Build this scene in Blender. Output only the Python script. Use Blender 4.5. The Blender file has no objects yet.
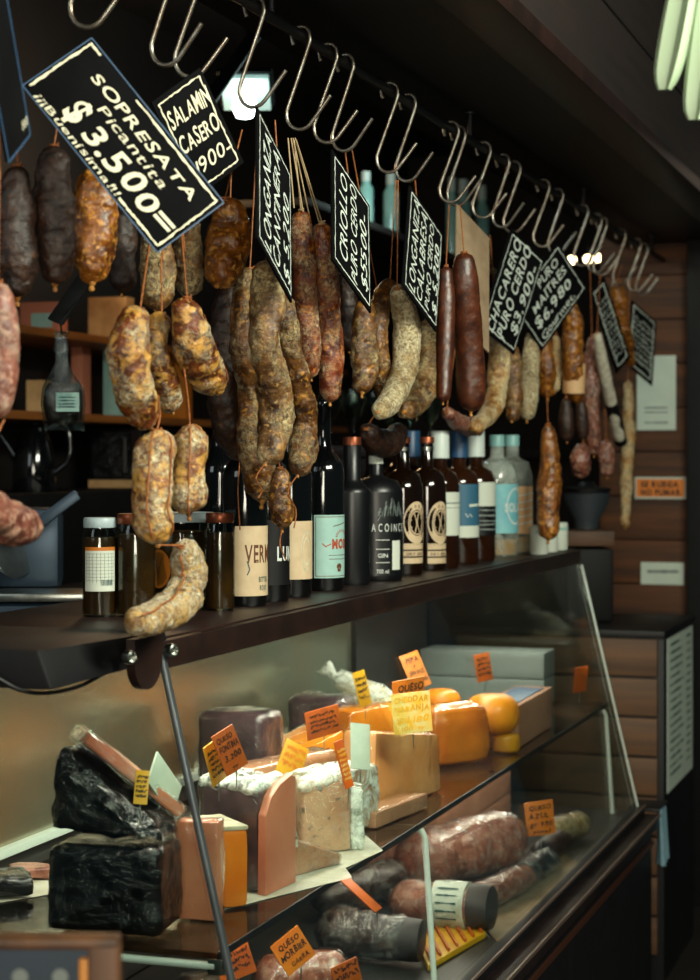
import bpy, bmesh, math, random
import numpy as np
from mathutils import Vector, noise
V = Vector
C = bpy.context.scene.collection
rng = random.Random(7)

# ------------------------------------------------------------------ camera and picture rays
FP = 1900.0
CAM = V((1.036, 0.0, 1.49))
FW = V((-0.3173, 0.9483, 0)).normalized()
RT = V((FW.y, -FW.x, 0))
UP = V((0, 0, 1))
def ray(px, py): return FW + RT * ((px - 350) / FP) + UP * ((460 - py) / FP)
def on_s(px, py, s): d = ray(px, py); return CAM + d * ((s - CAM.x) / d.x)
def on_z(px, py, z): d = ray(px, py); return CAM + d * ((z - CAM.z) / d.z)
def on_y(px, py, y): d = ray(px, py); return CAM + d * (y / d.y)
def at_d(px, py, dep): return CAM + ray(px, py) * dep
def dep(p): return (p - CAM).dot(FW)
def mpp(p): return dep(p) / FP

# ------------------------------------------------------------------ materials
def lin(h):
    h = h.lstrip('#')
    o = []
    for i in (0, 2, 4):
        c = int(h[i:i+2], 16) / 255
        o.append(c / 12.92 if c <= .04045 else ((c + .055) / 1.055) ** 2.4)
    return (*o, 1)
class NT:
    def __init__(s, name):
        s.m = bpy.data.materials.new(name); s.m.use_nodes = True
        s.t = s.m.node_tree; s.t.nodes.clear()
        s.out = s.n('ShaderNodeOutputMaterial')
    def n(s, ty, **kw):
        x = s.t.nodes.new(ty)
        for k, v in kw.items(): setattr(x, k, v)
        return x
    def l(s, a, b): s.t.links.new(a, b)
    def set(s, node, **kw):
        for k, v in kw.items(): node.inputs[k.replace('_', ' ')].default_value = v
        return node
    def coord(s, scale=1.0, rnd=True):
        tc = s.n('ShaderNodeTexCoord')
        if not rnd: return tc.outputs['Object']
        oi = s.n('ShaderNodeObjectInfo')
        mu = s.n('ShaderNodeMath', operation='MULTIPLY'); mu.inputs[1].default_value = 17.3
        s.l(oi.outputs['Random'], mu.inputs[0])
        ad = s.n('ShaderNodeVectorMath', operation='ADD')
        s.l(tc.outputs['Object'], ad.inputs[0]); s.l(mu.outputs[0], ad.inputs[1])
        return ad.outputs[0]
    def noise(s, co, scale, detail=4, rough=.55, dist=0):
        x = s.n('ShaderNodeTexNoise'); s.l(co, x.inputs['Vector'])
        s.set(x, Scale=scale, Detail=detail, Roughness=rough, Distortion=dist); return x.outputs['Fac']
    def ramp(s, fac, stops):
        r = s.n('ShaderNodeValToRGB'); s.l(fac, r.inputs[0])
        e = r.color_ramp.elements
        while len(e) < len(stops): e.new(.5)
        for i, (p, c) in enumerate(stops):
            e[i].position = p; e[i].color = lin(c) if isinstance(c, str) else (c, c, c, 1)
        return r.outputs[0]
    def mix(s, fac, a, b):
        x = s.n('ShaderNodeMix', data_type='RGBA')
        s.l(fac, x.inputs[0])
        for v, k in ((a, 6), (b, 7)):
            if isinstance(v, str): x.inputs[k].default_value = lin(v)
            else: s.l(v, x.inputs[k])
        return x.outputs[2]
    def bump(s, h, strength, dist=.002):
        b = s.n('ShaderNodeBump'); s.l(h, b.inputs['Height']); s.set(b, Strength=strength, Distance=dist)
        return b.outputs[0]
    def done(s, sh): s.l(sh, s.out.inputs[0]); return s.m
MATS = {}
def basic(name, c1, rough=.5, c2=None, scale=30, metal=0, bump=0, bscale=120, coat=0, spec=.5, emit=0, ecol=None, lo=.35, hi=.65, stretch=None, bdist=.002):
    t = NT(name); p = t.n('ShaderNodeBsdfPrincipled')
    t.set(p, Roughness=rough, Metallic=metal)
    p.inputs['Coat Weight'].default_value = coat; p.inputs['Coat Roughness'].default_value = .12
    p.inputs['Specular IOR Level'].default_value = spec
    if c2 or bump:
        co = t.coord()
        if stretch:
            mp = t.n('ShaderNodeMapping'); t.l(co, mp.inputs[0]); mp.inputs['Scale'].default_value = stretch; co = mp.outputs[0]
    if c2: t.l(t.ramp(t.noise(co, scale, 5), [(lo, c1), (hi, c2)]), p.inputs['Base Color'])
    else: p.inputs['Base Color'].default_value = lin(c1)
    if bump: t.l(t.bump(t.noise(co, bscale, 5), bump, bdist), p.inputs['Normal'])
    if emit:
        p.inputs['Emission Color'].default_value = lin(ecol or c1); p.inputs['Emission Strength'].default_value = emit
    MATS[name] = t.done(p.outputs[0]); return MATS[name]
def sausage_mat(name, dark, mid, fat, mould, fat_lo=.56, mould_lo=.5, rough=.42, fscale=75, wr=.5):
    t = NT(name); co = t.coord(); p = t.n('ShaderNodeBsdfPrincipled')
    base = t.ramp(t.noise(co, 38, 6, .6), [(.34, dark), (.62, mid)])
    f = t.ramp(t.noise(co, fscale, 3, .5, .6), [(fat_lo - .02, 0.0), (fat_lo + .12, .85)])
    c = t.mix(f, base, fat)
    mfac = t.ramp(t.noise(co, 21, 9, .68), [(mould_lo, 0.0), (mould_lo + .14, .9)])
    fine = t.ramp(t.noise(co, 165, 4, .7), [(.40, .08), (.56, 1.0)])
    mm = t.n('ShaderNodeMath', operation='MULTIPLY'); t.l(mfac, mm.inputs[0]); t.l(fine, mm.inputs[1])
    c = t.mix(mm.outputs[0], c, mould)
    fk = t.ramp(t.noise(co, 140, 2, .5, .4), [(.60, 0.0), (.68, .75)])
    c = t.mix(fk, c, fat)
    gr = t.ramp(t.noise(co, 190, 5, .7), [(.3, .5), (.6, 1.0)])
    mu = t.n('ShaderNodeMix', data_type='RGBA', blend_type='MULTIPLY'); mu.inputs[0].default_value = .8; t.l(c, mu.inputs[6]); t.l(gr, mu.inputs[7]); c = mu.outputs[2]
    t.l(c, p.inputs['Base Color'])
    ra = t.n('ShaderNodeMath', operation='MULTIPLY_ADD'); t.l(mm.outputs[0], ra.inputs[0]); ra.inputs[1].default_value = .4; ra.inputs[2].default_value = rough
    t.l(ra.outputs[0], p.inputs['Roughness'])
    ad = t.n('ShaderNodeMath', operation='ADD'); t.l(t.noise(co, 95, 6, .65, .8), ad.inputs[0]); t.l(mm.outputs[0], ad.inputs[1])
    t.l(t.bump(ad.outputs[0], wr, .0035), p.inputs['Normal'])
    p.inputs['Specular IOR Level'].default_value = .6
    MATS[name] = t.done(p.outputs[0]); return MATS[name]
def film_mat(name, tint='#ffffff', body=.0, bodycol='#dfe6e2', rough=.08, bump=1.0, bscale=28, gl=1.0, gain=1.0, cover=.5):
    """thin clear plastic or glass: what passes straight through, a Fresnel reflection, and a little milky body"""
    t = NT(name)
    tr = t.n('ShaderNodeBsdfTransparent'); tr.inputs[0].default_value = lin(tint)
    g = t.n('ShaderNodeBsdfGlossy'); t.set(g, Roughness=rough); g.inputs['Color'].default_value = (gl, gl, gl, 1)
    lw = t.n('ShaderNodeLayerWeight'); lw.inputs['Blend'].default_value = .5
    pw = t.n('ShaderNodeMath', operation='POWER'); pw.inputs[1].default_value = 5; t.l(lw.outputs['Facing'], pw.inputs[0])
    mg = t.n('ShaderNodeMath', operation='MULTIPLY_ADD'); mg.inputs[1].default_value = .9 * gain; mg.inputs[2].default_value = .04 * gain; mg.use_clamp = True
    t.l(pw.outputs[0], mg.inputs[0])
    co = t.coord()
    if bump:
        b = t.bump(t.noise(co, bscale, 4, .6, 1.5), bump, .006); t.l(b, g.inputs['Normal']); t.l(b, lw.inputs['Normal'])
    m1 = t.n('ShaderNodeMixShader'); t.l(mg.outputs[0], m1.inputs[0]); t.l(tr.outputs[0], m1.inputs[1]); t.l(g.outputs[0], m1.inputs[2])
    sh = m1.outputs[0]
    if body:
        d = t.n('ShaderNodeBsdfDiffuse'); d.inputs[0].default_value = lin(bodycol)
        f = t.ramp(t.noise(co, bscale * .8, 6, .65, 1.0), [(cover, 0.0), (cover + .24, body)])
        m2 = t.n('ShaderNodeMixShader'); t.l(f, m2.inputs[0]); t.l(sh, m2.inputs[1]); t.l(d.outputs[0], m2.inputs[2]); sh = m2.outputs[0]
    MATS[name] = t.done(sh); return MATS[name]
def wood_mat(name, c1, c2, rough=.5, axis=1, scale=7, bump=.2):
    st = [34, 34, 34]; st[axis] = 2.2
    return basic(name, c1, rough, c2, scale / 6, bump=bump, bscale=scale / 2, lo=.3, hi=.7, stretch=tuple(st))

# ------------------------------------------------------------------ mesh helpers (all vertices in world space)
def hexa(bm, p):
    v = [bm.verts.new(q) for q in p]
    for f in ((3, 2, 1, 0), (4, 5, 6, 7), (0, 1, 5, 4), (1, 2, 6, 5), (2, 3, 7, 6), (3, 0, 4, 7)): bm.faces.new([v[i] for i in f])
    return v
def box(bm, x0, x1, y0, y1, z0, z1):
    return hexa(bm, [V(q) for q in ((x0, y0, z0), (x1, y0, z0), (x1, y1, z0), (x0, y1, z0), (x0, y0, z1), (x1, y0, z1), (x1, y1, z1), (x0, y1, z1))])
def boxf(bm, c, ax, ay, az, dx, dy, dz):
    """oriented box about c"""
    q = []
    for k in (-1, 1):
        for i, j in ((-1, -1), (1, -1), (1, 1), (-1, 1)): q.append(c + ax * (i * dx / 2) + ay * (j * dy / 2) + az * (k * dz / 2))
    return hexa(bm, q)
def frame(t):
    t = t.normalized(); a = UP if abs(t.z) < .9 else V((1, 0, 0))
    x = t.cross(a).normalized(); return x, t.cross(x).normalized()
def ring_surface(bm, rings, caps=True, closed=True):
    vs = [[bm.verts.new(p) for p in r] for r in rings]
    n = len(vs[0])
    for a, b in zip(vs, vs[1:]):
        for i in range(n if closed else n - 1):
            j = (i + 1) % n; bm.faces.new((a[i], a[j], b[j], b[i]))
    if caps and n > 2:
        bm.faces.new(vs[0][::-1]); bm.faces.new(vs[-1])
def tube(bm, pts, r, seg=8):
    pts = [V(p) for p in pts]; n = len(pts); rr = r if isinstance(r, (list, tuple)) else [r] * n
    rings = []; x = None
    for i, p in enumerate(pts):
        t = (pts[min(i + 1, n - 1)] - pts[max(i - 1, 0)]).normalized()
        if x is None: x, y = frame(t)
        else:
            x = (x - t * x.dot(t)).normalized()
        y = t.cross(x)
        rings.append([p + (x * math.cos(a) + y * math.sin(a)) * rr[i] for a in [2 * math.pi * k / seg for k in range(seg)]])
    ring_surface(bm, rings)
def spline(pts, n):
    """Catmull-Rom through tuples of any length, n samples by chord length"""
    P = [np.array(p, float) for p in pts]
    P = [2 * P[0] - P[1]] + P + [2 * P[-1] - P[-2]]
    out = []
    for k in range(len(P) - 3):
        a, b, c, d = P[k:k+4]
        for i in range(16):
            t = i / 16
            out.append(.5 * ((2 * b) + (c - a) * t + (2*a - 5*b + 4*c - d) * t*t + (3*b - a - 3*c + d) * t**3))
    out.append(P[-2])
    L = [0]
    for a, b in zip(out, out[1:]): L.append(L[-1] + np.linalg.norm((b - a)[:3]))
    res = []; j = 0
    for i in range(n):
        s = L[-1] * i / (n - 1)
        while j < len(L) - 2 and L[j+1] < s: j += 1
        f = (s - L[j]) / max(1e-9, L[j+1] - L[j]); res.append(out[j] * (1 - f) + out[j+1] * f)
    return res
def lathe(bm, prof, c, seg=32, ax=None):
    """profile (r, h) turned about an axis through c (default up)"""
    if ax is None: x, y, z = V((1, 0, 0)), V((0, 1, 0)), UP
    else: z = ax.normalized(); x, y = frame(z); y = z.cross(x)
    rings = [[c + z * h + (x * math.cos(a) + y * math.sin(a)) * max(r, 1e-4) for a in [2 * math.pi * k / seg for k in range(seg)]] for r, h in prof]
    ring_surface(bm, rings)
def jitter(bm, amp, freq, seed=0, verts=None):
    bm.normal_update()
    off = V((seed * 3.7, seed * 1.3, seed * 7.1))
    for v in (verts or bm.verts):
        v.co += v.normal * (noise.noise(v.co * freq + off) * amp)
def obj(name, bm, mat, parent=None, origin=None, smooth=38, kind=None, bevel=0):
    if bevel: bmesh.ops.bevel(bm, geom=list(bm.edges), offset=bevel, segments=2, affect='EDGES', profile=.6)
    bmesh.ops.recalc_face_normals(bm, faces=bm.faces)
    me = bpy.data.meshes.new(name)
    if parent is not None: org = parent['_o'] if '_o' in parent else (0, 0, 0); org = V(org)
    elif origin is not None: org = V(origin)
    else:
        lo = V([min(v.co[i] for v in bm.verts) for i in range(3)]); hi = V([max(v.co[i] for v in bm.verts) for i in range(3)])
        org = V(((lo.x + hi.x) / 2, (lo.y + hi.y) / 2, lo.z))
    for v in bm.verts: v.co -= org
    bm.to_mesh(me); bm.free()
    me.materials.append(MATS[mat] if isinstance(mat, str) else mat)
    if smooth:
        me.shade_smooth(); me.set_sharp_from_angle(angle=math.radians(smooth))
    o = bpy.data.objects.new(name, me); C.objects.link(o)
    o['_o'] = tuple(org)
    if parent is not None: o.parent = parent
    else: o.location = org
    if kind: o['kind'] = kind
    return o
def tag(o, label, cat, group=None):
    o['label'] = label; o['category'] = cat
    if group: o['group'] = group
    return o
def thing(name, label, cat, loc, group=None):
    o = bpy.data.objects.new(name, None); C.objects.link(o); o.empty_display_size = .05
    o.location = V(loc); o['_o'] = tuple(loc); return tag(o, label, cat, group)
B = bmesh.new

# ------------------------------------------------------------------ lettering
GL = {}
def glyph(ch, bold):
    k = (ch, bold)
    if k not in GL:
        cu = bpy.data.curves.new('g', 'FONT'); cu.body = ch; cu.size = 1; cu.offset = bold; cu.resolution_u = 3
        o = bpy.data.objects.new('g', cu); me = o.to_mesh()
        GL[k] = ([(v.co.x, v.co.y) for v in me.vertices], [tuple(p.vertices) for p in me.polygons])
        o.to_mesh_clear(); bpy.data.objects.remove(o); bpy.data.curves.remove(cu)
    return GL[k]
def layout(txt, bold=0, wob=0, shear=0, gap=.1):
    vs, fs, x = [], [], 0.0
    for ch in txt:
        if ch == ' ': x += .35; continue
        gv, gf = glyph(ch, bold)
        if not gv: continue
        x0 = min(v[0] for v in gv); x1 = max(v[0] for v in gv); b = len(vs)
        a = rng.uniform(-wob, wob) * .25; sy = 1 + rng.uniform(-wob, wob) * .3; dy = rng.uniform(-wob, wob) * .12
        for (p, q) in gv:
            p -= x0; p2 = p * math.cos(a) - q * math.sin(a); q2 = (p * math.sin(a) + q * math.cos(a)) * sy + dy
            vs.append((x + p2 + shear * q2, q2))
        fs += [tuple(b + i for i in f) for f in gf]; x += (x1 - x0) + gap
    return vs, fs, max(x - gap, .01)
def put_text(bm, txt, u0, u1, v, h, P, off, bold=0, wob=0, shear=0, fit=True, aspect=1.0):
    """text from u0 to u1 on baseline v (v runs down); h = cap height; all in surface units; P(u, v, off) -> world"""
    vs, fs, w = layout(txt, bold, wob, shear)
    sx = (u1 - u0) / w if fit else h / .73 * aspect
    sy = h / .73
    b = [bm.verts.new(P(u0 + x * sx, v - y * sy, off)) for x, y in vs]
    for f in fs:
        try: bm.faces.new([b[i] for i in f])
        except ValueError: pass
def stroke(bm, pts, w, P, off, wob=0):
    """a painted line along (u, v) points on a surface, width w in the same units"""
    n = len(pts)
    L, R_ = [], []
    for i, (u, v) in enumerate(pts):
        a = pts[max(i-1, 0)]; c = pts[min(i+1, n-1)]
        dx, dy = c[0] - a[0], c[1] - a[1]; d = math.hypot(dx, dy) or 1
        ww = w / 2 * (1 + rng.uniform(-wob, wob))
        L.append(bm.verts.new(P(u - dy / d * ww, v + dx / d * ww, off))); R_.append(bm.verts.new(P(u + dy / d * ww, v - dx / d * ww, off)))
    for i in range(n - 1): bm.faces.new((L[i], R_[i], R_[i+1], L[i+1]))
def line_pts(a, b, n=12, wob=0):
    return [(a[0] + (b[0]-a[0]) * i / n + rng.uniform(-wob, wob), a[1] + (b[1]-a[1]) * i / n + rng.uniform(-wob, wob)) for i in range(n + 1)]
def patch(bm, u0, u1, v0, v1, P, off, n=10, m=1):
    g = [[bm.verts.new(P(u0 + (u1-u0) * i / n, v0 + (v1-v0) * j / m, off)) for i in range(n + 1)] for j in range(m + 1)]
    for j in range(m):
        for i in range(n): bm.faces.new((g[j+1][i], g[j+1][i+1], g[j][i+1], g[j][i]))
def disc(bm, u, v, ru, rv, P, off, n=28, inner=0):
    a = [bm.verts.new(P(u + ru * math.cos(2*math.pi*k/n), v + rv * math.sin(2*math.pi*k/n), off)) for k in range(n)]
    if inner:
        b = [bm.verts.new(P(u + ru * inner * math.cos(2*math.pi*k/n), v + rv * inner * math.sin(2*math.pi*k/n), off)) for k in range(n)]
        for k in range(n): bm.faces.new((a[k], b[k], b[(k+1) % n], a[(k+1) % n]))
    else: bm.faces.new(a[::-1])

# ------------------------------------------------------------------ a rectangle in space from the four corners it shows
def rodr(w):
    th = np.linalg.norm(w)
    if th < 1e-9: return np.eye(3)
    k = w / th; K = np.array([[0, -k[2], k[1]], [k[2], 0, -k[0]], [-k[1], k[0], 0]])
    return np.eye(3) + math.sin(th) * K + (1 - math.cos(th)) * K @ K
def pose(corners, depth, aspect):
    q = np.array(corners, float); q = np.c_[(q[:, 0] - 350) / FP, (460 - q[:, 1]) / FP]
    a = ((q[1] - q[0]) + (q[2] - q[3])) / 2 * depth; b = ((q[3] - q[0]) + (q[2] - q[1])) / 2 * depth
    c0 = q.mean(0)
    n1, n2 = a / aspect, b          # per unit height
    k = -n1 @ n2; dd = n2 @ n2 - n1 @ n1
    c1 = math.sqrt((dd + math.sqrt(dd * dd + 4 * k * k)) / 2 + 1e-12); c2 = k / c1
    best = None
    for sg in (1, -1):
        s = math.sqrt(n1 @ n1 + c1 * c1)
        r1 = np.array([n1[0], n1[1], sg * c1]) / s; r2 = np.array([n2[0], n2[1], sg * c2]) / s
        r1 /= np.linalg.norm(r1); r2 -= r1 * (r1 @ r2); r2 /= np.linalg.norm(r2)
        R0 = np.c_[r1, r2, np.cross(r1, r2)]
        def proj(p):
            R = rodr(p[:3]) @ R0; h = math.exp(p[3]); cx = np.array([p[4] * depth, p[5] * depth, depth])
            o = []
            for su, sv in ((-.5, -.5), (.5, -.5), (.5, .5), (-.5, .5)):
                w = cx + R[:, 0] * (su * h * aspect) + R[:, 1] * (sv * h); o += [w[0] / w[2], w[1] / w[2]]
            return np.array(o)
        p = np.array([0, 0, 0, math.log(s), c0[0], c0[1]]); tgt = q.ravel()
        for it in range(25):
            r = proj(p) - tgt; J = np.zeros((8, 6))
            for i in range(6):
                d = np.zeros(6); d[i] = 1e-5; J[:, i] = (proj(p + d) - proj(p)) / 1e-5
            p = p - np.linalg.solve(J.T @ J + 1e-7 * np.eye(6), J.T @ r)
        e = np.abs(proj(p) - tgt).max() * FP
        R = rodr(p[:3]) @ R0; nv = np.cross(R[:, 0], R[:, 1]); nw = RT * nv[0] + UP * nv[1] + FW * nv[2]
        if nw.dot(FW) > 0: nw = -nw
        sc = e - 5 * nw.x                       # of the two mirror solutions, the one that faces the aisle
        if best is None or sc < best[0]: best = (sc, p.copy(), R0.copy(), e)
    _, p, R0, e = best
    R = rodr(p[:3]) @ R0; h = math.exp(p[3])
    def W(v): return RT * v[0] + UP * v[1] + FW * v[2]
    c = CAM + W(np.array([p[4] * depth, p[5] * depth, depth]))
    x, y = W(R[:, 0]).normalized(), W(R[:, 1]).normalized()
    nn = x.cross(y).normalized()
    if nn.dot(CAM - c) < 0: nn = -nn
    return c, x, y, nn, h * aspect, h, e
# ================================================================== MATERIALS
basic('black_paint', '#08080a', .5, '#0e0e11', 20, spec=.35)
basic('dark_metal', '#1a1414', .38, '#2a1f1e', 14, metal=.3, bump=.05)
basic('hood_brown', '#1a0f0b', .42, '#281712', 9, bump=.05, spec=.4)
basic('ledge_highlight', '#7d6a60', .35, metal=.6)  # highlight tone of the ledge lines, put into the colour
basic('base_highlight', '#46291d', .4, metal=.3)
basic('steel', '#b8bcb4', .28, metal=1, c2='#8d928c', scale=40)
basic('hook_steel', '#a8a498', .3, metal=.9, c2='#7d6f60', scale=60)
basic('brushed', '#9aa3a6', .34, metal=.9, c2='#7d8589', scale=10)
basic('white_rod', '#dfe9e2', .35)
basic('white_trim', '#b9c4bb', .45)
wood_mat('ceiling_wood', '#140b08', '#21120c', .75, 1)
wood_mat('wall_wood', '#2c1606', '#633714', .7, 0, 5)
wood_mat('drawer_wood', '#3e2612', '#5e3c1e', .6, 0, 6)
wood_mat('shelf_wood', '#5e3210', '#8a5320', .5, 1, 6)
wood_mat('frame_wood', '#3a2312', '#5e3a1c', .55, 2, 6)
basic('frame_bead', '#c07a1c', .5)
basic('slicer_dark', '#334453', .38, metal=.5)
basic('back_dark', '#120e0c', .7, '#1c1512', 3)
basic('floor_dark', '#1a1613', .6, '#241d19', 4)
basic('panel_reflection', '#8f9480', .24, '#9c8a6c', 2.2, metal=.75, bump=.2, bscale=6)  # tan and green-grey blotches paint in the doors' blurred reflections
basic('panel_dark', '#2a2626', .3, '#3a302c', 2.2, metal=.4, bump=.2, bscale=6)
basic('case_inner', '#2a2c2c', .4, '#3a3632', 5)
basic('parchment', '#cfcabb', .6, '#b8b09b', 25, bump=.3, bscale=40)
film_mat('glass', '#f1f7f4', 0, rough=.03, bump=.05, bscale=1.3)
film_mat('shelf_glass', '#b9a99a', .55, '#5b4434', .06, 0, 3)
film_mat('bottle_glass', '#d9e2dc', 0, rough=.04, bump=0)
film_mat('wrap', '#f6f8f6', .22, '#dfe8e2', .10, 1.0, 45, gain=1.5)
film_mat('wrap_light', '#fbfcfa', .0, '#e8eee8', .1, .8, 20, gain=1.2)
film_mat('wrap_white', '#f0f2ee', .9, '#e4ebe2', .2, 1.0, 42, cover=.38)
film_mat('clear_glass', '#dfe6e2', .6, '#b4bdb4', .04, 0, 12, cover=.36)
film_mat('bag_film', '#dfeaea', .16, '#9fc0c0', .1, 1.0, 40, gain=1.5)
basic('board_black', '#040406', .8, '#08080a', 25, spec=.08)
basic('chalk', '#d6cfb4', .7)
basic('chalk_white', '#c3ccc2', .7)
basic('blue_edge', '#27496b', .5)
basic('cardboard', '#8f7a60', .7, '#7a664e', 20)
basic('twine', '#a8622a', .7, '#6e3c18', 200)
basic('twine_pale', '#a58d68', .7)
basic('knot', '#7a481a', .5, '#b07a30', 120)
# sausages           dark      mid       fat       mould
sausage_mat('s_pale', '#3a160a', '#7a3d18', '#d6a04a', '#e6d8ae', .50, .49, .33, 62, .8)
sausage_mat('s_tied', '#4a240e', '#95592a', '#dca850', '#e8dab2', .47, .46, .36, 70, .8)
sausage_mat('s_mouldy', '#5e3a1c', '#a27a40', '#d8ae60', '#e6deC0', .48, .42, .45, 80, .9)
sausage_mat('s_amber', '#3a1a08', '#8f5216', '#d0913a', '#b89458', .56, .62, .28, 85, .6)
sausage_mat('s_dark', '#160a05', '#341a0b', '#4e2f14', '#5a442c', .62, .62, .5, 70, .6)
sausage_mat('s_brown', '#2a150a', '#6c441c', '#b8802f', '#c4ae7c', .60, .51, .33, 75, .8)
sausage_mat('s_greybrown', '#2e1b0e', '#80592f', '#b88c4a', '#cbb886', .60, .46, .38, 75, .8)
sausage_mat('s_red', '#3c1308', '#84380f', '#c07a30', '#d2b488', .56, .46, .34, 75, .8)
sausage_mat('s_smooth', '#2a1109', '#522610', '#643518', '#8a6a4a', .68, .72, .38, 60, .25)
sausage_mat('s_cream', '#5c4426', '#8f7648', '#b39a68', '#d2c6a0', .56, .36, .6, 240, .6)
sausage_mat('s_pink', '#4a201a', '#8c5240', '#b8917a', '#a8947e', .54, .52, .4, 90, .4)
sausage_mat('s_tan', '#6a3f16', '#b5864a', '#d0ac6c', '#ddd0a6', .5, .42, .45, 70, .6)
# cheeses and meats
basic('black_plastic', '#040608', .13, '#0a0d10', 9, bump=1.0, bscale=32, coat=.4, bdist=.02)
basic('salmon', '#b9664a', .42, '#cc8262', 9, bump=.1, bscale=60)
basic('orange', '#d9780f', .36, '#e8921f', 10, bump=.12, bscale=40)
basic('orange_deep', '#c9650a', .36, '#dd8216', 9, bump=.15, bscale=30)
basic('orange_pale', '#ee9550', .36, '#f6b274', 10, bump=.1, bscale=40)
basic('yellow_cheese', '#c98a16', .4, '#b5740f', 12, bump=.1)
basic('pink_cheese', '#c08a68', .5, '#ab7352', 12, bump=.1)
basic('pink_box', '#b98568', .6, '#9c6a50', 5)
basic('rind_purple', '#2a1c22', .4, '#5b4347', 16, bump=.4, bscale=40)
basic('rind_pale', '#cfc8ae', .55, '#a89a78', 40, bump=.3)
basic('cream_cheese', '#cbb894', .5, '#b59a70', 20)
t = NT('blue_cheese'); co = t.coord(); p = t.n('ShaderNodeBsdfPrincipled'); t.set(p, Roughness=.5)
a = t.ramp(t.noise(co, 14, 3), [(.35, '#bf8660'), (.65, '#d8b08c')])
f = t.ramp(t.noise(co, 60, 5, .65), [(.57, 0.0), (.66, .8)])
t.l(t.mix(f, a, '#3e4a44'), p.inputs['Base Color']); MATS['blue_cheese'] = t.done(p.outputs[0])
sausage_mat('meat_pink', '#7c3f30', '#b06e58', '#c99a86', '#c9ab9a', .58, .62, .28, 40, .3)
sausage_mat('meat_dark', '#1c1210', '#3a2622', '#5c3d34', '#7a6558', .6, .66, .28, 40, .4)
basic('grey_cap', '#2e2827', .5, '#3a3331', 20)
basic('ink', '#241405', .6)
basic('card_orange', '#c9660a', .5, '#d97a12', 18)
basic('card_darkorange', '#a3480c', .5, '#bd5a10', 18)
basic('card_yellow', '#dba512', .45, '#c98f10', 18)
basic('card_back', '#b9c2b2', .55, '#a8b2a4', 18)
basic('card_cream', '#cdbf7a', .5, '#d9a92a', 60)
# bottles
basic('wine_glass_dark', '#07090a', .07, coat=.5)
basic('brown_glass', '#0e0603', .08, '#180b05', 4, coat=.4)
basic('matte_black', '#090b0d', .36)
basic('whisky', '#200e05', .1, '#2e1608', 4, coat=.4)
basic('copper', '#8a4a30', .35, metal=.7)
basic('capsule_blue', '#234a6e', .4)
basic('capsule_white', '#c3cfc8', .45)
basic('capsule_teal', '#7fb3b0', .4)
basic('label_cream', '#cbb592', .6, '#bda583', 40)
basic('label_teal', '#97bbb2', .6, '#8cb2aa', 40)
basic('label_white', '#c6cdbf', .6)
basic('label_blue', '#2f5f78', .55)
basic('label_sky', '#5a9fae', .55, '#7fbcc0', 12)
basic('label_peach', '#cf9f6a', .55, '#d9b58a', 14)
basic('label_orange', '#b8680f', .55)
basic('ink_teal', '#1e4a4a', .6)
basic('ink_brown', '#5a2f14', .6)
basic('ink_red', '#9a3a14', .6)
basic('print_white', '#c9cfc8', .6)
basic('print_grey', '#76807c', .6)
basic('olive_brine', '#2c1a06', .2, '#452a0a', 14, coat=.5)
basic('gin_amber', '#b8803a', .2, '#d0a060', 8)
basic('lid_white', '#a9bcc0', .4)
# room objects
basic('grinder_blue', '#2a3238', .6)
basic('deep_black', '#040405', .55, spec=.2)
basic('cloth_blue', '#5f7f8c', .8, '#6f909c', 30)
basic('sign_orange', '#e07c1c', .5)
basic('paper', '#c2d0c2', .7, '#cdd9cb', 10)
basic('lamp_white', '#93a588', .5)
basic('bulb_glow', '#ffffff', .5, emit=14, ecol='#dff3ea')
basic('panel_glow', '#d8efe6', .5, emit=.75, ecol='#9fcfc6')
basic('spot_glow', '#fff0cc', .5, emit=12, ecol='#ffe7b0')
basic('jar_teal', '#7fb0aa', .15, '#a5cfc6', 10, coat=.5)
basic('tan_box', '#d8ae78', .6, '#9a744a', 8)
basic('pink_pack', '#b56e54', .6)
basic('white_casing', '#d8d4c0', .5, '#b8b09a', 60, bump=.3)
basic('coffee', '#120b08', .5, '#1f130d', 120, bump=.8, bscale=150)
basic('chalk_blue', '#24313f', .5, '#2b3a49', 12)

# ================================================================== SETTING
def struct(name, bm, mat, **k): return obj(name, bm, mat, kind='structure', **k)
b = B(); box(b, -1.8, 4.0, -1.5, 9.2, -.08, 0); struct('floor', b, 'floor_dark')
b = B(); box(b, -1.8, .3, .6, 9.2, 3.0, 3.08); struct('ceiling', b, 'back_dark')
b = B(); box(b, -1.8, -1.7, .6, 9.2, 0, 3.0); struct('wall_back', b, 'back_dark')
b = B(); box(b, -1.7, 1.6, 9.1, 9.2, 0, 3.0); struct('wall_end', b, 'back_dark')
# plank-faced header over the counter: three boards, a rounded lip along the bottom
b = B()
z = 2.245
for i in range(5):
    box(b, .22, .30 - .002 * (i % 2), .6, 9.1, z + .004, z + .176); z += .18
struct('wall_header', b, 'ceiling_wood', bevel=.004)
b = B(); box(b, .215, .312, .6, 9.1, 2.208, 2.245); struct('trim_1', b, 'hood_brown', bevel=.008)
b = B(); box(b, -.16, .215, .6, 6.5, 2.225, 2.26); struct('trim_2', b, 'black_paint')
# board-clad end wall that carries the notices, and the black door post at its edge
b = B(); z = .02
for i in range(18):
    box(b, -.22, .084, 6.45 + .003 * (i % 3), 6.55, z, z + .147); z += .15
struct('wall_right', b, 'wall_wood', bevel=.004)
b = B(); box(b, .088, .42, 6.38, 6.5, 0, 3.0); struct('trim_3', b, 'black_paint', bevel=.006)

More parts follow.
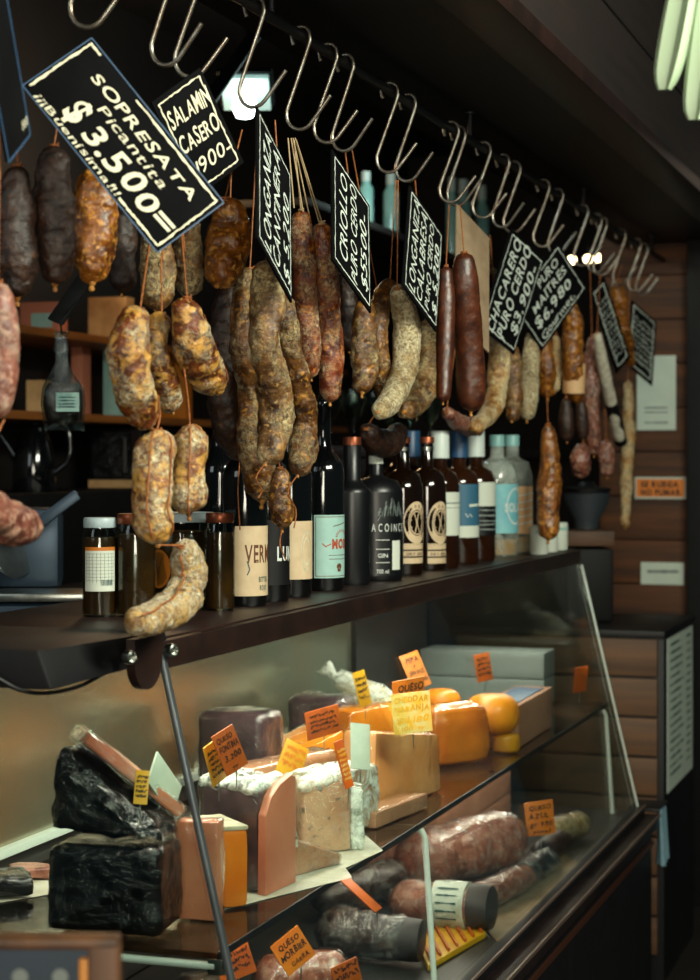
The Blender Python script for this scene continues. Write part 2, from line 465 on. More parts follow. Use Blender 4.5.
# ================================================================== DISPLAY CASE
Y0, Y1 = 2.289, 5.018
def gs(z): return .2355 * (1.253 - z)          # the front glass leans out towards its foot
case = thing('display_case', 'long slant-fronted glass deli display case with dark wooden top shelf', 'display case', (0, 3.6, 0))
b = B(); box(b, -.42, -.010, 1.99, Y1 + .02, 1.238, 1.253); obj('top_shelf', b, 'hood_brown', case, bevel=.003)
b = B(); box(b, -.012, .004, 2.30, Y1 + .02, 1.212, 1.25); obj('fascia', b, 'hood_brown', case, bevel=.003)
b = B(); hexa(b, [V(q) for q in ((-.36, 1.985, 1.222), (.006, 1.985, 1.222), (.006, 2.33, 1.226), (-.36, 2.33, 1.226), (-.42, 1.985, 1.268), (-.012, 1.985, 1.268), (-.004, 2.33, 1.262), (-.42, 2.33, 1.262))]); obj('hood_end', b, 'black_paint', case, bevel=.004)
# rounded clamp plate with its two bolts
cp = on_s(146, 652, .012); b = B()
prof = [(-.042, .02), (.042, .02)] + [(.042 * math.cos(a), -.012 - .036 * math.sin(a)) for a in [math.pi * k / 14 for k in range(15)]]
fr = [b.verts.new(V((.016, cp.y + y, cp.z + z))) for y, z in prof]; bk = [b.verts.new(V((.004, cp.y + y, cp.z + z))) for y, z in prof]
b.faces.new(fr); b.faces.new(bk[::-1])
for i in range(len(fr)): b.faces.new((fr[i], bk[i], bk[(i+1) % len(fr)], fr[(i+1) % len(fr)]))
clamp = obj('glass_clamp', b, 'hood_brown', case)
for q in ((126, 657), (168, 650)):
    c = on_s(*q, .016); b = B(); lathe(b, [(.0, 0), (.0085, 0), (.009, .006), (.0085, .011), (.0062, .012), (.0058, .008), (0, .0078)], c, 20, V((1, -.35, 0))); obj('bolt', b, 'steel', clamp)
b = B(); hexa(b, [V(q) for q in ((gs(.56) - .006, Y0, .56), (gs(.56), Y0, .56), (gs(.56), Y1, .56), (gs(.56) - .006, Y1, .56), (gs(1.215) - .006, Y0, 1.215), (gs(1.215), Y0, 1.215), (gs(1.215), Y1, 1.215), (gs(1.215) - .006, Y1, 1.215))]); obj('front_glass', b, 'glass', case)
b = B(); hexa(b, [V(q) for q in ((-.41, Y0, .56), (gs(.56) - .008, Y0, .56), (gs(.56) - .008, Y0 + .006, .56), (-.41, Y0 + .006, .56), (-.41, Y0, 1.22), (gs(1.22) - .008, Y0, 1.22), (gs(1.22) - .008, Y0 + .006, 1.22), (-.41, Y0 + .006, 1.22))]); obj('end_glass', b, 'glass', case)
b = B(); hexa(b, [V(q) for q in ((-.41, Y1, .56), (gs(.56) - .008, Y1, .56), (gs(.56) - .008, Y1 + .006, .56), (-.41, Y1 + .006, .56), (-.41, Y1, 1.22), (gs(1.22) - .008, Y1, 1.22), (gs(1.22) - .008, Y1 + .006, 1.22), (-.41, Y1 + .006, 1.22))]); obj('end_glass', b, 'glass', case)
def post(name, y, w, mat):
    b = B(); hexa(b, [V(q) for q in ((gs(.5), y - w, .5), (gs(.5) + .009, y - w, .5), (gs(.5) + .009, y + w, .5), (gs(.5), y + w, .5), (gs(1.235), y - w, 1.235), (gs(1.235) + .009, y - w, 1.235), (gs(1.235) + .009, y + w, 1.235), (gs(1.235), y + w, 1.235))]); return obj(name, b, mat, case, bevel=.003)
post('corner_post', Y0, .006, 'brushed')
b = B(); hexa(b, [V(q) for q in ((gs(.56), Y1 - .003, .56), (gs(.56) + .003, Y1 - .003, .56), (gs(.56) + .003, Y1 + .004, .56), (gs(.56), Y1 + .004, .56), (gs(1.21), Y1 - .003, 1.21), (gs(1.21) + .003, Y1 - .003, 1.21), (gs(1.21) + .003, Y1 + .004, 1.21), (gs(1.21), Y1 + .004, 1.21))]); obj('glass_edge', b, 'white_trim', case)
# sliding back doors
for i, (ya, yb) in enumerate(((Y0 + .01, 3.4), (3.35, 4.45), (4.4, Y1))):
    b = B(); box(b, -.43 - .012 * (i % 2), -.42 - .012 * (i % 2), ya, yb, .885, 1.235); d = obj('sliding_door', b, 'panel_dark' if i == 2 else 'panel_reflection', case)
b = B(); box(b, -.44, -.405, Y0 + .008, Y1, .872, .886); obj('door_rail', b, 'white_trim', case, bevel=.002)
b = B(); box(b, -.44, -.425, Y0 + .008, Y1, .56, .872); obj('back_panel', b, 'case_inner', case)
# upper glass shelf and its white wire supports
ZS = .846
b = B(); box(b, -.40, .084, Y0 + .009, Y1 - .004, ZS - .008, ZS); sh = obj('glass_shelf', b, 'shelf_glass', case)
b = B(); box(b, .084, .087, Y0 + .009, Y1 - .004, ZS - .009, ZS + .001); obj('shelf_edge', b, 'black_paint', sh)
b = B(); box(b, -.42, .165, Y0, Y1, .535, .56); obj('lower_deck', b, 'case_inner', case)
for px, pyt in ((425, 842), (606, 720)):
    p0 = on_s(px, pyt, .088); y = p0.y
    b = B(); tube(b, [(.0, y, ZS - .013), (.07, y, ZS - .013), (.082, y, ZS - .017), (.088, y, ZS - .028), (.105, y, .561)], .0055, 10); obj('shelf_bracket', b, 'white_rod', case)
b = B(); tube(b, [(-.30, Y0 + .012, ZS - .018), (.08, Y0 + .012, ZS - .018)], .0055, 10); obj('shelf_bracket', b, 'white_rod', case)
b = B(); box(b, .07, .092, Y0 + .008, Y0 + .03, ZS - .03, ZS - .008); obj('shelf_clip', b, 'steel', case, bevel=.003)
# foot of the case: glass channel, stepped ledge, dark cabinet front
b = B(); box(b, .155, .175, Y0 - .3, Y1 + .03, .545, .572); obj('glass_channel', b, 'black_paint', case, bevel=.004)
b = B(); box(b, .155, .215, Y0 - .3, Y1 + .03, .515, .549); obj('front_ledge', b, 'dark_metal', case, bevel=.005)
b = B(); box(b, -.42, .195, Y0 - .3, Y1 + .02, .0, .53); obj('cabinet_base', b, 'black_paint', case, bevel=.004)
b = B(); box(b, .2135, .2175, Y0 - .3, Y1 + .03, .543, .5505); obj('ledge_glint', b, 'ledge_highlight', case)  # thin pale strip painting the highlight along the ledge edge
b = B(); box(b, .1745, .178, Y0 - .3, Y1 + .03, .5675, .5735); obj('channel_glint', b, 'ledge_highlight', case)  # second painted highlight line, along the lip of the glass channel
b = B(); box(b, .195, .201, Y0 - .3, Y1 + .02, .47, .482); obj('base_glint', b, 'base_highlight', case)  # reddish strip standing in for a highlight low on the cabinet front
# the cable that droops under the hood end
b = B(); pts = spline([tuple(on_s(x, y, s)) for x, y, s in ((-6, 676, -.05), (20, 690, -.03), (48, 693, -.02), (80, 686, -.012), (108, 671, -.006), (118, 664, -.004))], 26)
tube(b, pts, .0025, 8); o = obj('cable', b, 'black_paint'); tag(o, 'thin black cable drooping under the dark end of the counter top', 'cable')

# ================================================================== HANGING RAIL AND HOOKS
RZ = 2.167
b = B(); tube(b, [(0, 1.2, RZ), (0, 6.44, RZ)], .0085, 14)
rail = thing('hanging_rail', 'dark round rail the steel hooks hang from under the header', 'rail', (0, 3.8, RZ))
obj('bar', b, 'black_paint', rail)
for y in (1.5, 2.72, 3.9, 5.1, 6.2):
    b = B(); tube(b, [(0, y, RZ), (0, y, 2.226)], .006, 10); lathe(b, [(0, 0), (.018, 0), (.018, .004), (0, .004)], V((0, y, 2.221)), 16); obj('rail_bracket', b, 'black_paint', rail)
HP = [(-.013, -.014), (-.0165, .002), (-.0105, .0115), (.001, .0145), (.0105, .011), (.0145, .001), (.0125, -.018), (-.0185, -.103), (-.0245, -.124), (-.019, -.142), (-.004, -.150), (.011, -.146), (.022, -.134), (.050, -.098)]
HOOKS = []
hook_mesh = {}
def hook(px, py, label, yaw=0, sc=1.0):
    p = on_s(px, py, .012); c = V((0, p.y, RZ)); b = B()
    ca, sa = math.cos(yaw), math.sin(yaw); W = []
    for i, (x, z) in enumerate(spline([(a, q, 0) for a, q in HP], 40)[j][:2] for j in range(40)):
        k = sc if z < -.02 else 1
        x2 = x * (k if z < -.02 else 1)
        W.append(c + V((x2 * ca, x2 * sa, z * k)))
    tube(b, W, .0031, 10)
    o = obj('hanging_hook', b, 'hook_steel', origin=c); tag(o, label, 'hook', 'steel hooks on the rail')
    HOOKS.append((px, c)); return c
hk = [(98, -83, 'steel hook at the left holding the large SOPRESATA price card by its corner', .1, 1.0),
 (176, -40, 'steel hook whose bend drops in front of the SOPRESATA card top edge', -.05, 1.0),
 (200, -28, 'steel hook close behind the one over the SOPRESATA card', .15, 1.0),
 (262, 12, 'steel hook in front of the glowing ceiling lamp', 0, 1.0),
 (308, 42, 'steel hook carrying the pair of red sausages on four strings', 0, 1.0),
 (335, 58, 'first of two close steel hooks above the CRIOLLO card', .08, 1.0),
 (352, 68, 'second of two close steel hooks above the CRIOLLO card', -.1, 1.0),
 (396, 97, 'first of two steel hooks above the horseshoe sausage', .1, 1.0),
 (414, 108, 'second of two steel hooks above the horseshoe sausage', -.05, 1.0),
 (457, 135, 'first of two steel hooks above the blank cardboard tag', .1, 1.0),
 (464, 140, 'second of two steel hooks above the blank cardboard tag', -.1, 1.0),
 (489, 155, 'steel hook just past the top of the blank cardboard tag', .1, 1.0),
 (508, 167, 'steel hook before the top corner of the PURO CERDO card', -.1, 1.0),
 (519, 174, 'steel hook right over the top corner of the PURO CERDO card', .05, 1.0),
 (548, 193, 'steel hook between the PURO CERDO card and the $6.980 card', .12, 1.0),
 (562, 202, 'steel hook right over the top corner of the $6.980 card', -.06, 1.0),
 (587, 219, 'steel hook just past the $6.980 card', .1, 1.0),
 (601, 229, 'first of the close hook pair above the scribbled slanting card', 0, 1.0),
 (606, 232, 'second of the close hook pair above the scribbled slanting card', .1, 1.0),
 (625, 244, 'steel hook over the orange-brown sausage near the rail end', -.1, 1.0),
 (640, 254, 'second steel hook from the far end of the rail', .1, 1.0),
 (647, 259, 'last steel hook at the far end of the rail', -.1, 1.0)]
for h in hk: hook(*h)

# ================================================================== PRICE CARDS ON THE RAIL
def make_card(name, label, corners, aspect, lines, depth=None, s=0.0, board='board_black', ink='chalk', border='chalk', edge=None, th=.004, cat='price card', group='chalkboard price cards', bw=.010, scrawl=0, pin=None, wob=.35, segs=None, shear=.15):
    cx = sum(c[0] for c in corners) / 4; cy = sum(c[1] for c in corners) / 4
    d = depth or dep(on_s(cx, cy, s))
    c, x, y, n, W, H, e = pose(corners, d, aspect)
    if e > 9: print('CARD FIT', name, label[:30], round(e, 1), round(W, 3), round(H, 3))
    k = min(1, .1 / H)
    def P(u, v, off): return c + x * ((u - .5 * aspect) * H) + y * ((v - .5) * H) + n * (th / 2 + off)
    r = thing(name, label, cat, c - n * th / 2, group)
    b = B(); boxf(b, c, x, y, n, W, H, th); obj('board', b, board, r, bevel=min(.0012, th * .3))
    if edge: 
        b = B()
        for q in ((0, 0, aspect, 0), (aspect, 0, aspect, 1), (aspect, 1, 0, 1), (0, 1, 0, 0)): stroke(b, line_pts(q[:2], q[2:], 8), .014, P, .0004)
        obj('painted_rim', b, edge, r, smooth=0)
    if border:
        b = B(); m = .055
        for q in [(a * aspect, b_, c_ * aspect, d_) for a, b_, c_, d_ in segs] if segs else ((m, m, aspect - m, m), (aspect - m, m, aspect - m, 1 - m), (aspect - m, 1 - m, m, 1 - m), (m, 1 - m, m, m)):
            stroke(b, line_pts(q[:2], q[2:], 22, .006), bw * 1.4, P, .0007, .45)
        obj('border_line', b, border, r, smooth=0)
    b = B()
    for ln in lines:
        txt, u0, u1, v, h = ln[:5]; bold = ln[5] if len(ln) > 5 else .018
        put_text(b, txt, u0 * aspect, u1 * aspect, v, h, P, .0009, bold, wob, shear)
    for i in range(scrawl):
        v = .2 + .7 * i / max(1, scrawl)
        uu = .12 * aspect
        while uu < .86 * aspect:
            w = rng.uniform(.05, .11) * aspect
            stroke(b, [(uu + w * k / 5 + rng.uniform(-.01, .01), v + rng.uniform(-.5, .5) * .55 / scrawl) for k in range(6)], bw * 1.3 * min(1, aspect * 1.2), P, .0009, .4)
            uu += w * 1.25
    if len(b.verts): obj('lettering', b, ink, r, smooth=0)
    else: b.free()
    if pin:
        b = B(); q = P(aspect * .5, .97, -th); tube(b, [q, q + V((0, 0, -pin))], [.0012, .0008], 6); obj('pin', b, 'steel', r)
    return r
PC = 'hanging_price_card'
make_card(PC, 'large tilted black card reading SOPRESATA Picantita $3.500', [(93, 41), (222, 200), (158, 256), (21, 84)], 2.35,
  [('SOPRESATA', .15, .90, .32, .135, .012), ('Picantita', .29, .77, .50, .13, .0), ('$', .20, .285, .83, .31, .03), ('3.500=', .34, .95, .83, .26, .022), ('\u00a1\u00a1\u00a1Buen\u00edsima!!!', .07, .67, .968, .085, .004)], s=.05, edge='blue_edge', bw=.018,
  segs=[(.02, .06, .02, .93), (.02, .05, .09, .05), (.36, .05, .975, .06), (.975, .06, .975, .94), (.975, .945, .69, .95)])
make_card(PC, 'black card reading SALAMIN CASERO 1900, half behind the SOPRESATA card', [(150, 101), (200, 69), (243, 161), (197, 199)], .62,
  [('SALAMIN', .12, .93, .33, .17, .01), ('CASERO', .10, .88, .58, .17, .01), ('1900-', .18, .88, .83, .15, .0)], s=.01)
make_card(PC, 'steep black card reading LONGANIZA CANTINERA $5.200', [(256, 238), (256, 106), (290, 175), (291, 303)], 1.5,
  [('LONGANIZA', .06, .93, .36, .2, 0), ('CANTINERA', .06, .93, .63, .19, 0), ('$ 5.200', .08, .72, .90, .18, 0)], s=.072, ink='chalk_white', border='chalk_white')
make_card(PC, 'steep black card reading CRIOLLO PURO CERDO $5500', [(331, 259), (332, 150), (368, 205), (371, 314)], 1.35,
  [('CRIOLLO', .12, .90, .36, .2, 0), ('PURO CERDO', .06, .93, .62, .17, 0), ('$5500-', .12, .80, .88, .18, 0)], s=.072, ink='chalk_white', border='chalk_white')
make_card(PC, 'black card reading LONGANIZA CALABRESA beside the thin brown sausage', [(401, 283), (410, 188), (441, 232), (437, 335)], 1.3,
  [('LONGANIZA', .06, .95, .30, .17, 0), ('CALABRESA', .06, .93, .52, .17, 0), ('PURO CERDO', .08, .92, .72, .13, 0), ('$ 5.200', .12, .8, .92, .14, .01)], s=.072, ink='chalk_white', border='chalk_white')
make_card(PC, 'black diamond card reading CHACARERO PURO CERDO $3.900', [(480, 322), (511, 233), (544, 254), (513, 360)], 1.25,
  [('CHACARERO', .03, .95, .32, .2, .015), ('PURO CERDO', .05, .97, .60, .2, .02), ('$3.900-', .16, .86, .88, .2, .015)], s=.03, ink='chalk_white', border='chalk_white')
make_card(PC, 'black diamond card reading $6.980 Gourmet, behind the PURO CERDO card', [(512, 306), (556, 242), (588, 288), (540, 351)], 1.25,
  [('PURO', .45, .85, .25, .15, .01), ('MAITRES', .2, .88, .47, .15, .01), ('$6.980', .12, .84, .70, .17, .015), ('Gourmet.', .1, .8, .90, .12, .005)], s=.0, ink='chalk_white', border='chalk_white')
make_card(PC, 'narrow slanting black card with a dense scribble of white lines', [(589, 287), (604, 281), (630, 352), (616, 379)], .30, [], s=.0, ink='chalk_white', border='chalk_white', scrawl=11, bw=.010)
make_card(PC, 'last black scribbled card, beside the white notice on the wall', [(630, 302), (657, 320), (651, 388), (627, 362)], .55, [], s=.0, ink='chalk_white', border='chalk_white', scrawl=8, bw=.014)
make_card(PC, 'black card at the left edge, seen almost edge on', [(-22, 0), (4, -6), (27, 124), (8, 172)], .4, [('1500', .72, .96, .92, .06, 0)], s=.04, edge='blue_edge', border=None)
make_card('cardboard_tag', 'blank beige cardboard tag behind the two smooth brown sausages', [(455, 206), (490, 236), (487, 355), (456, 318)], .45, [], s=.06, board='cardboard', border=None, cat='tag', group=None)
# ================================================================== SAUSAGES
SEED = [0]
def sausage(label, pts, s, mat, string=None, tie=True, group='sausages hung from the rail', name='sausage', bumpy=1.0, lk=None, scol='twine', bottom=None, blunt=.75, sds=None):
    """pts: (px, py, radius in px) down the sausage; hung in the upright plane s metres in front of the rail"""
    SEED[0] += 1; sd = SEED[0]
    raw = []
    for i, (x, y, r) in enumerate(pts):
        si = s + (sds[i] if sds else 0)
        p = on_s(x, y, si); raw.append((p.x, p.y, p.z, r * mpp(p)))
    n = max(22, int(len(pts) * 10)); sp = spline(raw, n)
    L = [0]
    for a, c in zip(sp, sp[1:]): L.append(L[-1] + np.linalg.norm((c - a)[:3]))
    # extend domed ends: radii shrink over the last blunt*r
    pp, rr = [], []
    for i, q in enumerate(sp):
        r = q[3]; d = min(L[i], L[-1] - L[i]); e = r * blunt * 1.25
        f = 1 if d >= e else math.sqrt(max(.02, 1 - (1 - d / e) ** 2))
        pp.append(V(q[:3])); rr.append(max(.0015, r * f))
    # denser ends
    b = B(); tube(b, pp, rr, 22)
    bmesh.ops.subdivide_edges(b, edges=[e for e in b.edges], cuts=1, use_grid_fill=True)
    for v in b.verts: pass
    rm = max(rr)
    jitter(b, rm * .22 * bumpy, .55 / rm, sd); jitter(b, rm * .11 * bumpy, 1.7 / rm, sd + 3); jitter(b, rm * .055 * bumpy, 4.5 / rm, sd + 5)
    o = obj(name, b, mat, origin=pp[0], smooth=80)
    tag(o, label, 'sausage', group)
    if tie:
        for q, dr, nm in ((pp[-1], (pp[-1] - pp[-3]).normalized(), 'tied_end'),):
            b = B(); h = rm * .24
            lathe(b, [(h * .8, -h * .6), (h * .55, h * .1), (h * .3, h * .4), (h * .55, h * .85), (h * .45, h * 1.3), (.0005, h * 1.5)], q, 14, dr); jitter(b, h * .15, .6 / h, sd)
            obj(nm, b, 'knot', o)
    if string:
        b = B(); x0, y0 = string[0][:2]; q = on_s(string[0][0], string[0][1], string[0][2] if len(string[0]) > 2 else s)
        path = [tuple(pp[0] + (pp[1] - pp[0]) * .2)]
        for w in reversed(string): path.append(tuple(on_s(w[0], w[1], w[2] if len(w) > 2 else s)))
        path = spline(path, 14) if len(path) > 2 else path
        tube(b, path, .0012, 7)
        # whipping round the neck
        r0 = rm * .3; tube(b, [pp[0] + V((math.cos(k * .8) * r0 * .7, math.sin(k * .8) * r0 * .7, .002 - k * .0004)) for k in range(18)], .0013, 6)
        obj('hanging_string', b, scol, o)
    if lk:      # string wound lengthwise and round the middle
        b = B()
        for ph in lk:
            q = []
            for i in range(1, len(pp) - 1):
                t = (pp[i+1] - pp[i-1]).normalized(); e1 = (CAM - pp[i]); e1 = (e1 - t * e1.dot(t)).normalized(); e2 = t.cross(e1)
                q.append(pp[i] + (e1 * math.cos(ph) + e2 * math.sin(ph)) * (rr[i] * 1.06 + .001))
            tube(b, q, .0012, 6)
        obj('netting_string', b, scol, o)
    if bottom:
        b = B(); path = spline([tuple(pp[-1])] + [tuple(on_s(x, y, s + .012)) for x, y in bottom], 16); tube(b, path, .0011, 6); obj('trailing_string', b, 'twine', o)
    return o
S = sausage
# -- under the two big cards, left
S('very dark thick sausage at the left edge behind the SOPRESATA card', [(17, 165, 13), (16, 210, 19), (15, 260, 20), (17, 300, 14)], -0.09, 's_dark', [(20, 100)])
S('dark brown thick sausage, second from the left under the SOPRESATA card', [(54, 145, 12), (53, 180, 19), (54, 240, 21), (55, 285, 14)], -0.07, 's_dark', [(60, 110)])
S('glossy amber-brown sausage with a tied tip under the SOPRESATA card', [(94, 165, 15), (95, 205, 22), (95, 250, 22), (92, 284, 12)], -0.06, 's_amber', [(92, 110)])
S('dark sausage squeezed behind the amber-brown one', [(122, 190, 10), (123, 240, 15), (122, 292, 11)], -0.12, 's_dark', [(122, 120)])
S('short greyish brown sausage under the lowest corner of the SOPRESATA card', [(156, 225, 12), (157, 260, 18), (157, 290, 18), (156, 310, 14)], -0.05, 's_greybrown', [(154, 180)])
S('narrow wrinkled brown sausage right of the SOPRESATA card tip', [(187, 205, 10), (187, 245, 15), (189, 275, 15), (189, 296, 11)], -0.055, 's_greybrown', [(184, 160)])
S('plump amber sausage with fat flecks under the SALAMIN card', [(225, 198, 11), (230, 222, 19), (228, 252, 22), (218, 282, 16)], 0.0, 's_amber', [(242, 130, -.02)])
S('big curved mottled red and cream sausage, left of the middle bunch', [(140, 310, 13), (131, 335, 20), (129, 368, 21), (138, 400, 20), (149, 424, 13)], 0.03, 's_pale', [(146, 262, -.01), (156, 200, -.06)])
S('lean pinched sausage between the two big mottled ones', [(162, 314, 9), (158, 335, 11), (158, 360, 13), (166, 385, 16), (172, 410, 11)], -.015, 's_pale', [(163, 262, -.02), (160, 190, -.06)])
S('bent cream and brown sausage on the right of the mottled bunch', [(187, 297, 13), (187, 318, 18), (192, 345, 20), (204, 370, 20), (219, 388, 12)], 0.03, 's_pale', [(185, 252, -.01), (178, 190, -.06)], bottom=[(228, 378), (215, 345), (204, 315)])
S('string-tied sausage with a knotted bottom, left of the low pair', [(157, 430, 15), (155, 448, 19), (152, 490, 20), (151, 510, 19), (154, 525, 21), (157, 541, 15)], .05, 's_tied', [(158, 395), (160, 415)], lk=[.2, -.9])
S('string-tied sausage on the right of the low pair', [(190, 426, 14), (190, 445, 18), (189, 480, 18), (188, 500, 19), (189, 515, 14)], .045, 's_tied', [(184, 368), (188, 400)], lk=[.0])
S('white-moulded curled sausage hanging lowest in front of the counter edge', [(181, 545, 12), (189, 565, 17), (188, 588, 19), (172, 608, 19), (150, 619, 18), (133, 622, 13)], .06, 's_mouldy', [(158, 545, .05)], tie=False, lk=[.5])
# -- the long dark bunch
S('long dark brown sausage behind the mottled bunch, ending over the bottles', [(228, 285, 11), (225, 330, 16), (224, 390, 17), (228, 430, 15), (240, 458, 9)], -.08, 's_dark', [(232, 140)], bottom=[(238, 490), (240, 530)])
S('long wavy brown sausage, left of the big moulded one', [(250, 268, 11), (245, 310, 16), (246, 355, 14), (254, 400, 14), (252, 440, 15), (262, 485, 19), (262, 503, 12)], -.025, 's_brown', [(258, 120)])
S('longest wavy sausage with pale mould, centre of the dark bunch', [(266, 262, 12), (266, 300, 18), (265, 345, 16), (274, 390, 18), (276, 425, 18), (266, 462, 13)], .042, 's_greybrown', [(262, 118)], bottom=[(256, 478), (262, 490), (258, 498)])
S('thinner wavy brown sausage on the right of the dark bunch', [(286, 295, 8), (288, 330, 12), (295, 370, 13), (304, 415, 14), (303, 450, 14), (298, 474, 10)], .02, 's_brown', [(275, 120)], bottom=[(288, 492), (296, 510), (294, 528)])
S('short golden-bottomed sausage dangling below the dark bunch', [(280, 468, 8), (280, 490, 11), (281, 510, 13), (282, 529, 9)], .01, 's_brown', [(275, 440)], bottom=[(280, 545), (286, 560)])
# -- the red pair
S('straight red-brown sausage, left one of the pair on four strings', [(301, 210, 8), (303, 240, 12), (306, 300, 12), (309, 350, 12), (311, 378, 8)], .0, 's_red', [(294, 140)], bumpy=.7, scol='twine_pale')
S('straight red-brown sausage, right one of the pair on four strings', [(322, 222, 8), (324, 255, 12), (328, 310, 13), (330, 360, 13), (330, 402, 9)], .012, 's_red', [(296, 140)], bumpy=.7, scol='twine_pale')
S('dark slim sausage half hidden behind the red pair', [(346, 268, 7), (348, 310, 10), (349, 350, 8)], -0.06, 's_dark', [(332, 150)])
S('dark brown sausage below the CRIOLLO card', [(364, 300, 8), (364, 335, 13), (364, 370, 13), (362, 394, 10)], -.01, 's_brown', [(345, 150)])
S('second dark brown sausage peeping past the CRIOLLO card', [(380, 305, 6), (378, 340, 9), (377, 372, 8)], -.05, 's_dark', [(352, 150)])
# -- the horseshoe
S('brown half of the horseshoe sausage on an orange string', [(390, 283, 8), (380, 305, 11), (378, 340, 10), (382, 375, 11), (390, 402, 9)], -.005, 's_brown', [(396, 180)], bumpy=.8)
S('white-moulded half of the horseshoe sausage, speckled cream', [(397, 288, 9), (405, 312, 13), (407, 345, 14), (402, 378, 13), (390, 402, 12), (378, 412, 8)], .038, 's_cream', [(398, 180)], bumpy=.6)
S('curved mottled brown sausage right of the white horseshoe', [(428, 318, 8), (430, 345, 13), (427, 375, 14), (416, 400, 14), (404, 412, 9)], .0, 's_greybrown', [(415, 180)])
S('round dark sausage loop low behind the white horseshoe', [(366, 428, 8), (376, 442, 13), (390, 441, 13), (401, 428, 8)], -.09, 's_dark', [(384, 400)], tie=False)
# -- smooth pair and on to the far end
S('thin smooth brown sausage beside the LONGANIZA CALABRESA card', [(446, 266, 6), (446, 300, 9), (445, 350, 9), (443, 402, 7)], .085, 's_smooth', [(449, 205, .05)], bumpy=.3)
S('thick smooth reddish brown sausage in front of the cardboard tag', [(464, 252, 9), (465, 285, 14), (469, 340, 14), (471, 385, 15), (471, 412, 11)], .095, 's_smooth', [(460, 205, .06)], bumpy=.3)
S('long pale cream sausage with brown patches behind the smooth pair', [(496, 314, 6), (499, 345, 10), (498, 380, 11), (490, 412, 10), (474, 428, 7)], -.04, 's_tan', [(490, 235)], bumpy=.7)
S('row-end reddish sausage lying low under the pale cream one', [(446, 412, 6), (460, 424, 9), (478, 428, 8)], -.07, 's_pink', [(462, 300)], tie=False)
S('brown sausage below the PURO CERDO card', [(513, 345, 6), (514, 375, 9), (514, 405, 9), (512, 420, 6)], -.02, 's_brown', [(510, 240)])
S('pale flour-dusted sausage below the PURO CERDO card', [(532, 332, 6), (531, 360, 9), (528, 395, 10), (527, 420, 7)], -.045, 's_cream', [(530, 300)], bumpy=.5)
S('mid brown sausage behind the $6.980 card lower corner', [(545, 335, 5), (546, 365, 9), (548, 398, 8)], -.07, 's_amber', [(545, 290)])
lab = S('orange-brown sausage wearing a teal and orange paper band', [(571, 300, 6), (573, 330, 10), (573, 370, 10), (577, 402, 7)], .0, 's_amber', [(565, 255)])
p = on_s(574, 378, .012); b = B(); k = mpp(p); lathe(b, [(11.2 * k, -15 * k), (11.4 * k, -10 * k), (11.4 * k, 10 * k), (11.2 * k, 15 * k)], on_s(574, 378, .0), 22, V((.05, -.1, 1))); obj('paper_band', b, 'label_peach', lab)
S('first small black sausage hanging below the banded one', [(566, 398, 4), (566, 420, 8), (567, 441, 6)], .01, 's_dark', [(566, 380)], bumpy=.4)
S('second small black sausage hanging below the banded one', [(581, 400, 4), (582, 420, 7), (583, 440, 5)], .01, 's_dark', [(578, 380)], bumpy=.4)
S('long dusky pink sausage between the black pair and the white baguette-thin one', [(592, 335, 4), (591, 370, 8), (592, 420, 8), (594, 455, 6)], -.02, 's_pink', [(590, 270)])
wb = S('very thin white salami with a black lower end', [(597, 332, 4), (603, 365, 6), (611, 402, 6), (620, 440, 6)], .02, 'white_casing', [(600, 275)], bumpy=.3)
b = B(); q = [on_s(x, y, .02) for x, y in ((611, 402), (614, 414), (618, 430), (621, 442))]; tube(b, q, [6.6 * mpp(q[0])] * 4, 16); obj('black_sleeve', b, 'black_paint', wb)
S('orange-brown sausage near the last hooks', [(617, 280, 6), (619, 305, 9), (621, 335, 7)], -.02, 's_amber', [(622, 265)])
S('small orange sausage beside the last scribbled card', [(624, 326, 5), (628, 345, 6), (631, 366, 4)], .01, 's_amber', [(624, 300)])
S('long thin tan sausage hanging in front of the board wall', [(628, 380, 4), (629, 430, 6), (627, 480, 6), (625, 528, 4)], -.03, 's_tan', [(630, 275)])
S('stubby pink sausage, left of the low pair by the grinder', [(583, 448, 6), (580, 460, 10), (583, 475, 7)], .0, 's_pink', [(590, 400)])
S('stubby pink sausage, right of the low pair by the grinder', [(606, 440, 6), (606, 456, 9), (607, 476, 6)], .0, 's_pink', [(604, 380)])
S('netted dark amber sausage hanging right of the clear bottles', [(548, 424, 4), (549, 455, 10), (549, 500, 12), (548, 540, 9)], .02, 's_amber', [(545, 350)], lk=[.4, -.5])
S('small pale sausage with a white band beside the $6.980 card', [(556, 335, 4), (557, 365, 6), (555, 392, 5)], -.05, 's_tan', [(556, 280)])
# -- left edge
S('thick pinkish salami cut by the left edge, hanging nearest the viewer', [(-2, 282, 12), (-2, 320, 20), (-1, 370, 20), (-4, 418, 13)], .02, 's_pink', [(0, 100)], bumpy=.4)
S('pink wrapped salami end at the left edge, low by the slicer', [(-30, 488, 16), (-12, 510, 22), (14, 525, 22), (33, 528, 14)], .02, 's_pink', [(4, 420)])
b = B()
for i, (x0, x1, y1) in enumerate(((296, 295, 208), (299, 303, 212), (301, 309, 214), (303, 319, 222))):
    tube(b, [on_s(x0 - 8, 138, .0), on_s(x1 if i else 294, y1, .006)], .0012, 6)
o = obj('twine_loop', b, 'twine_pale'); tag(o, 'four pale strings fanning from one hook down to the red pair', 'string')

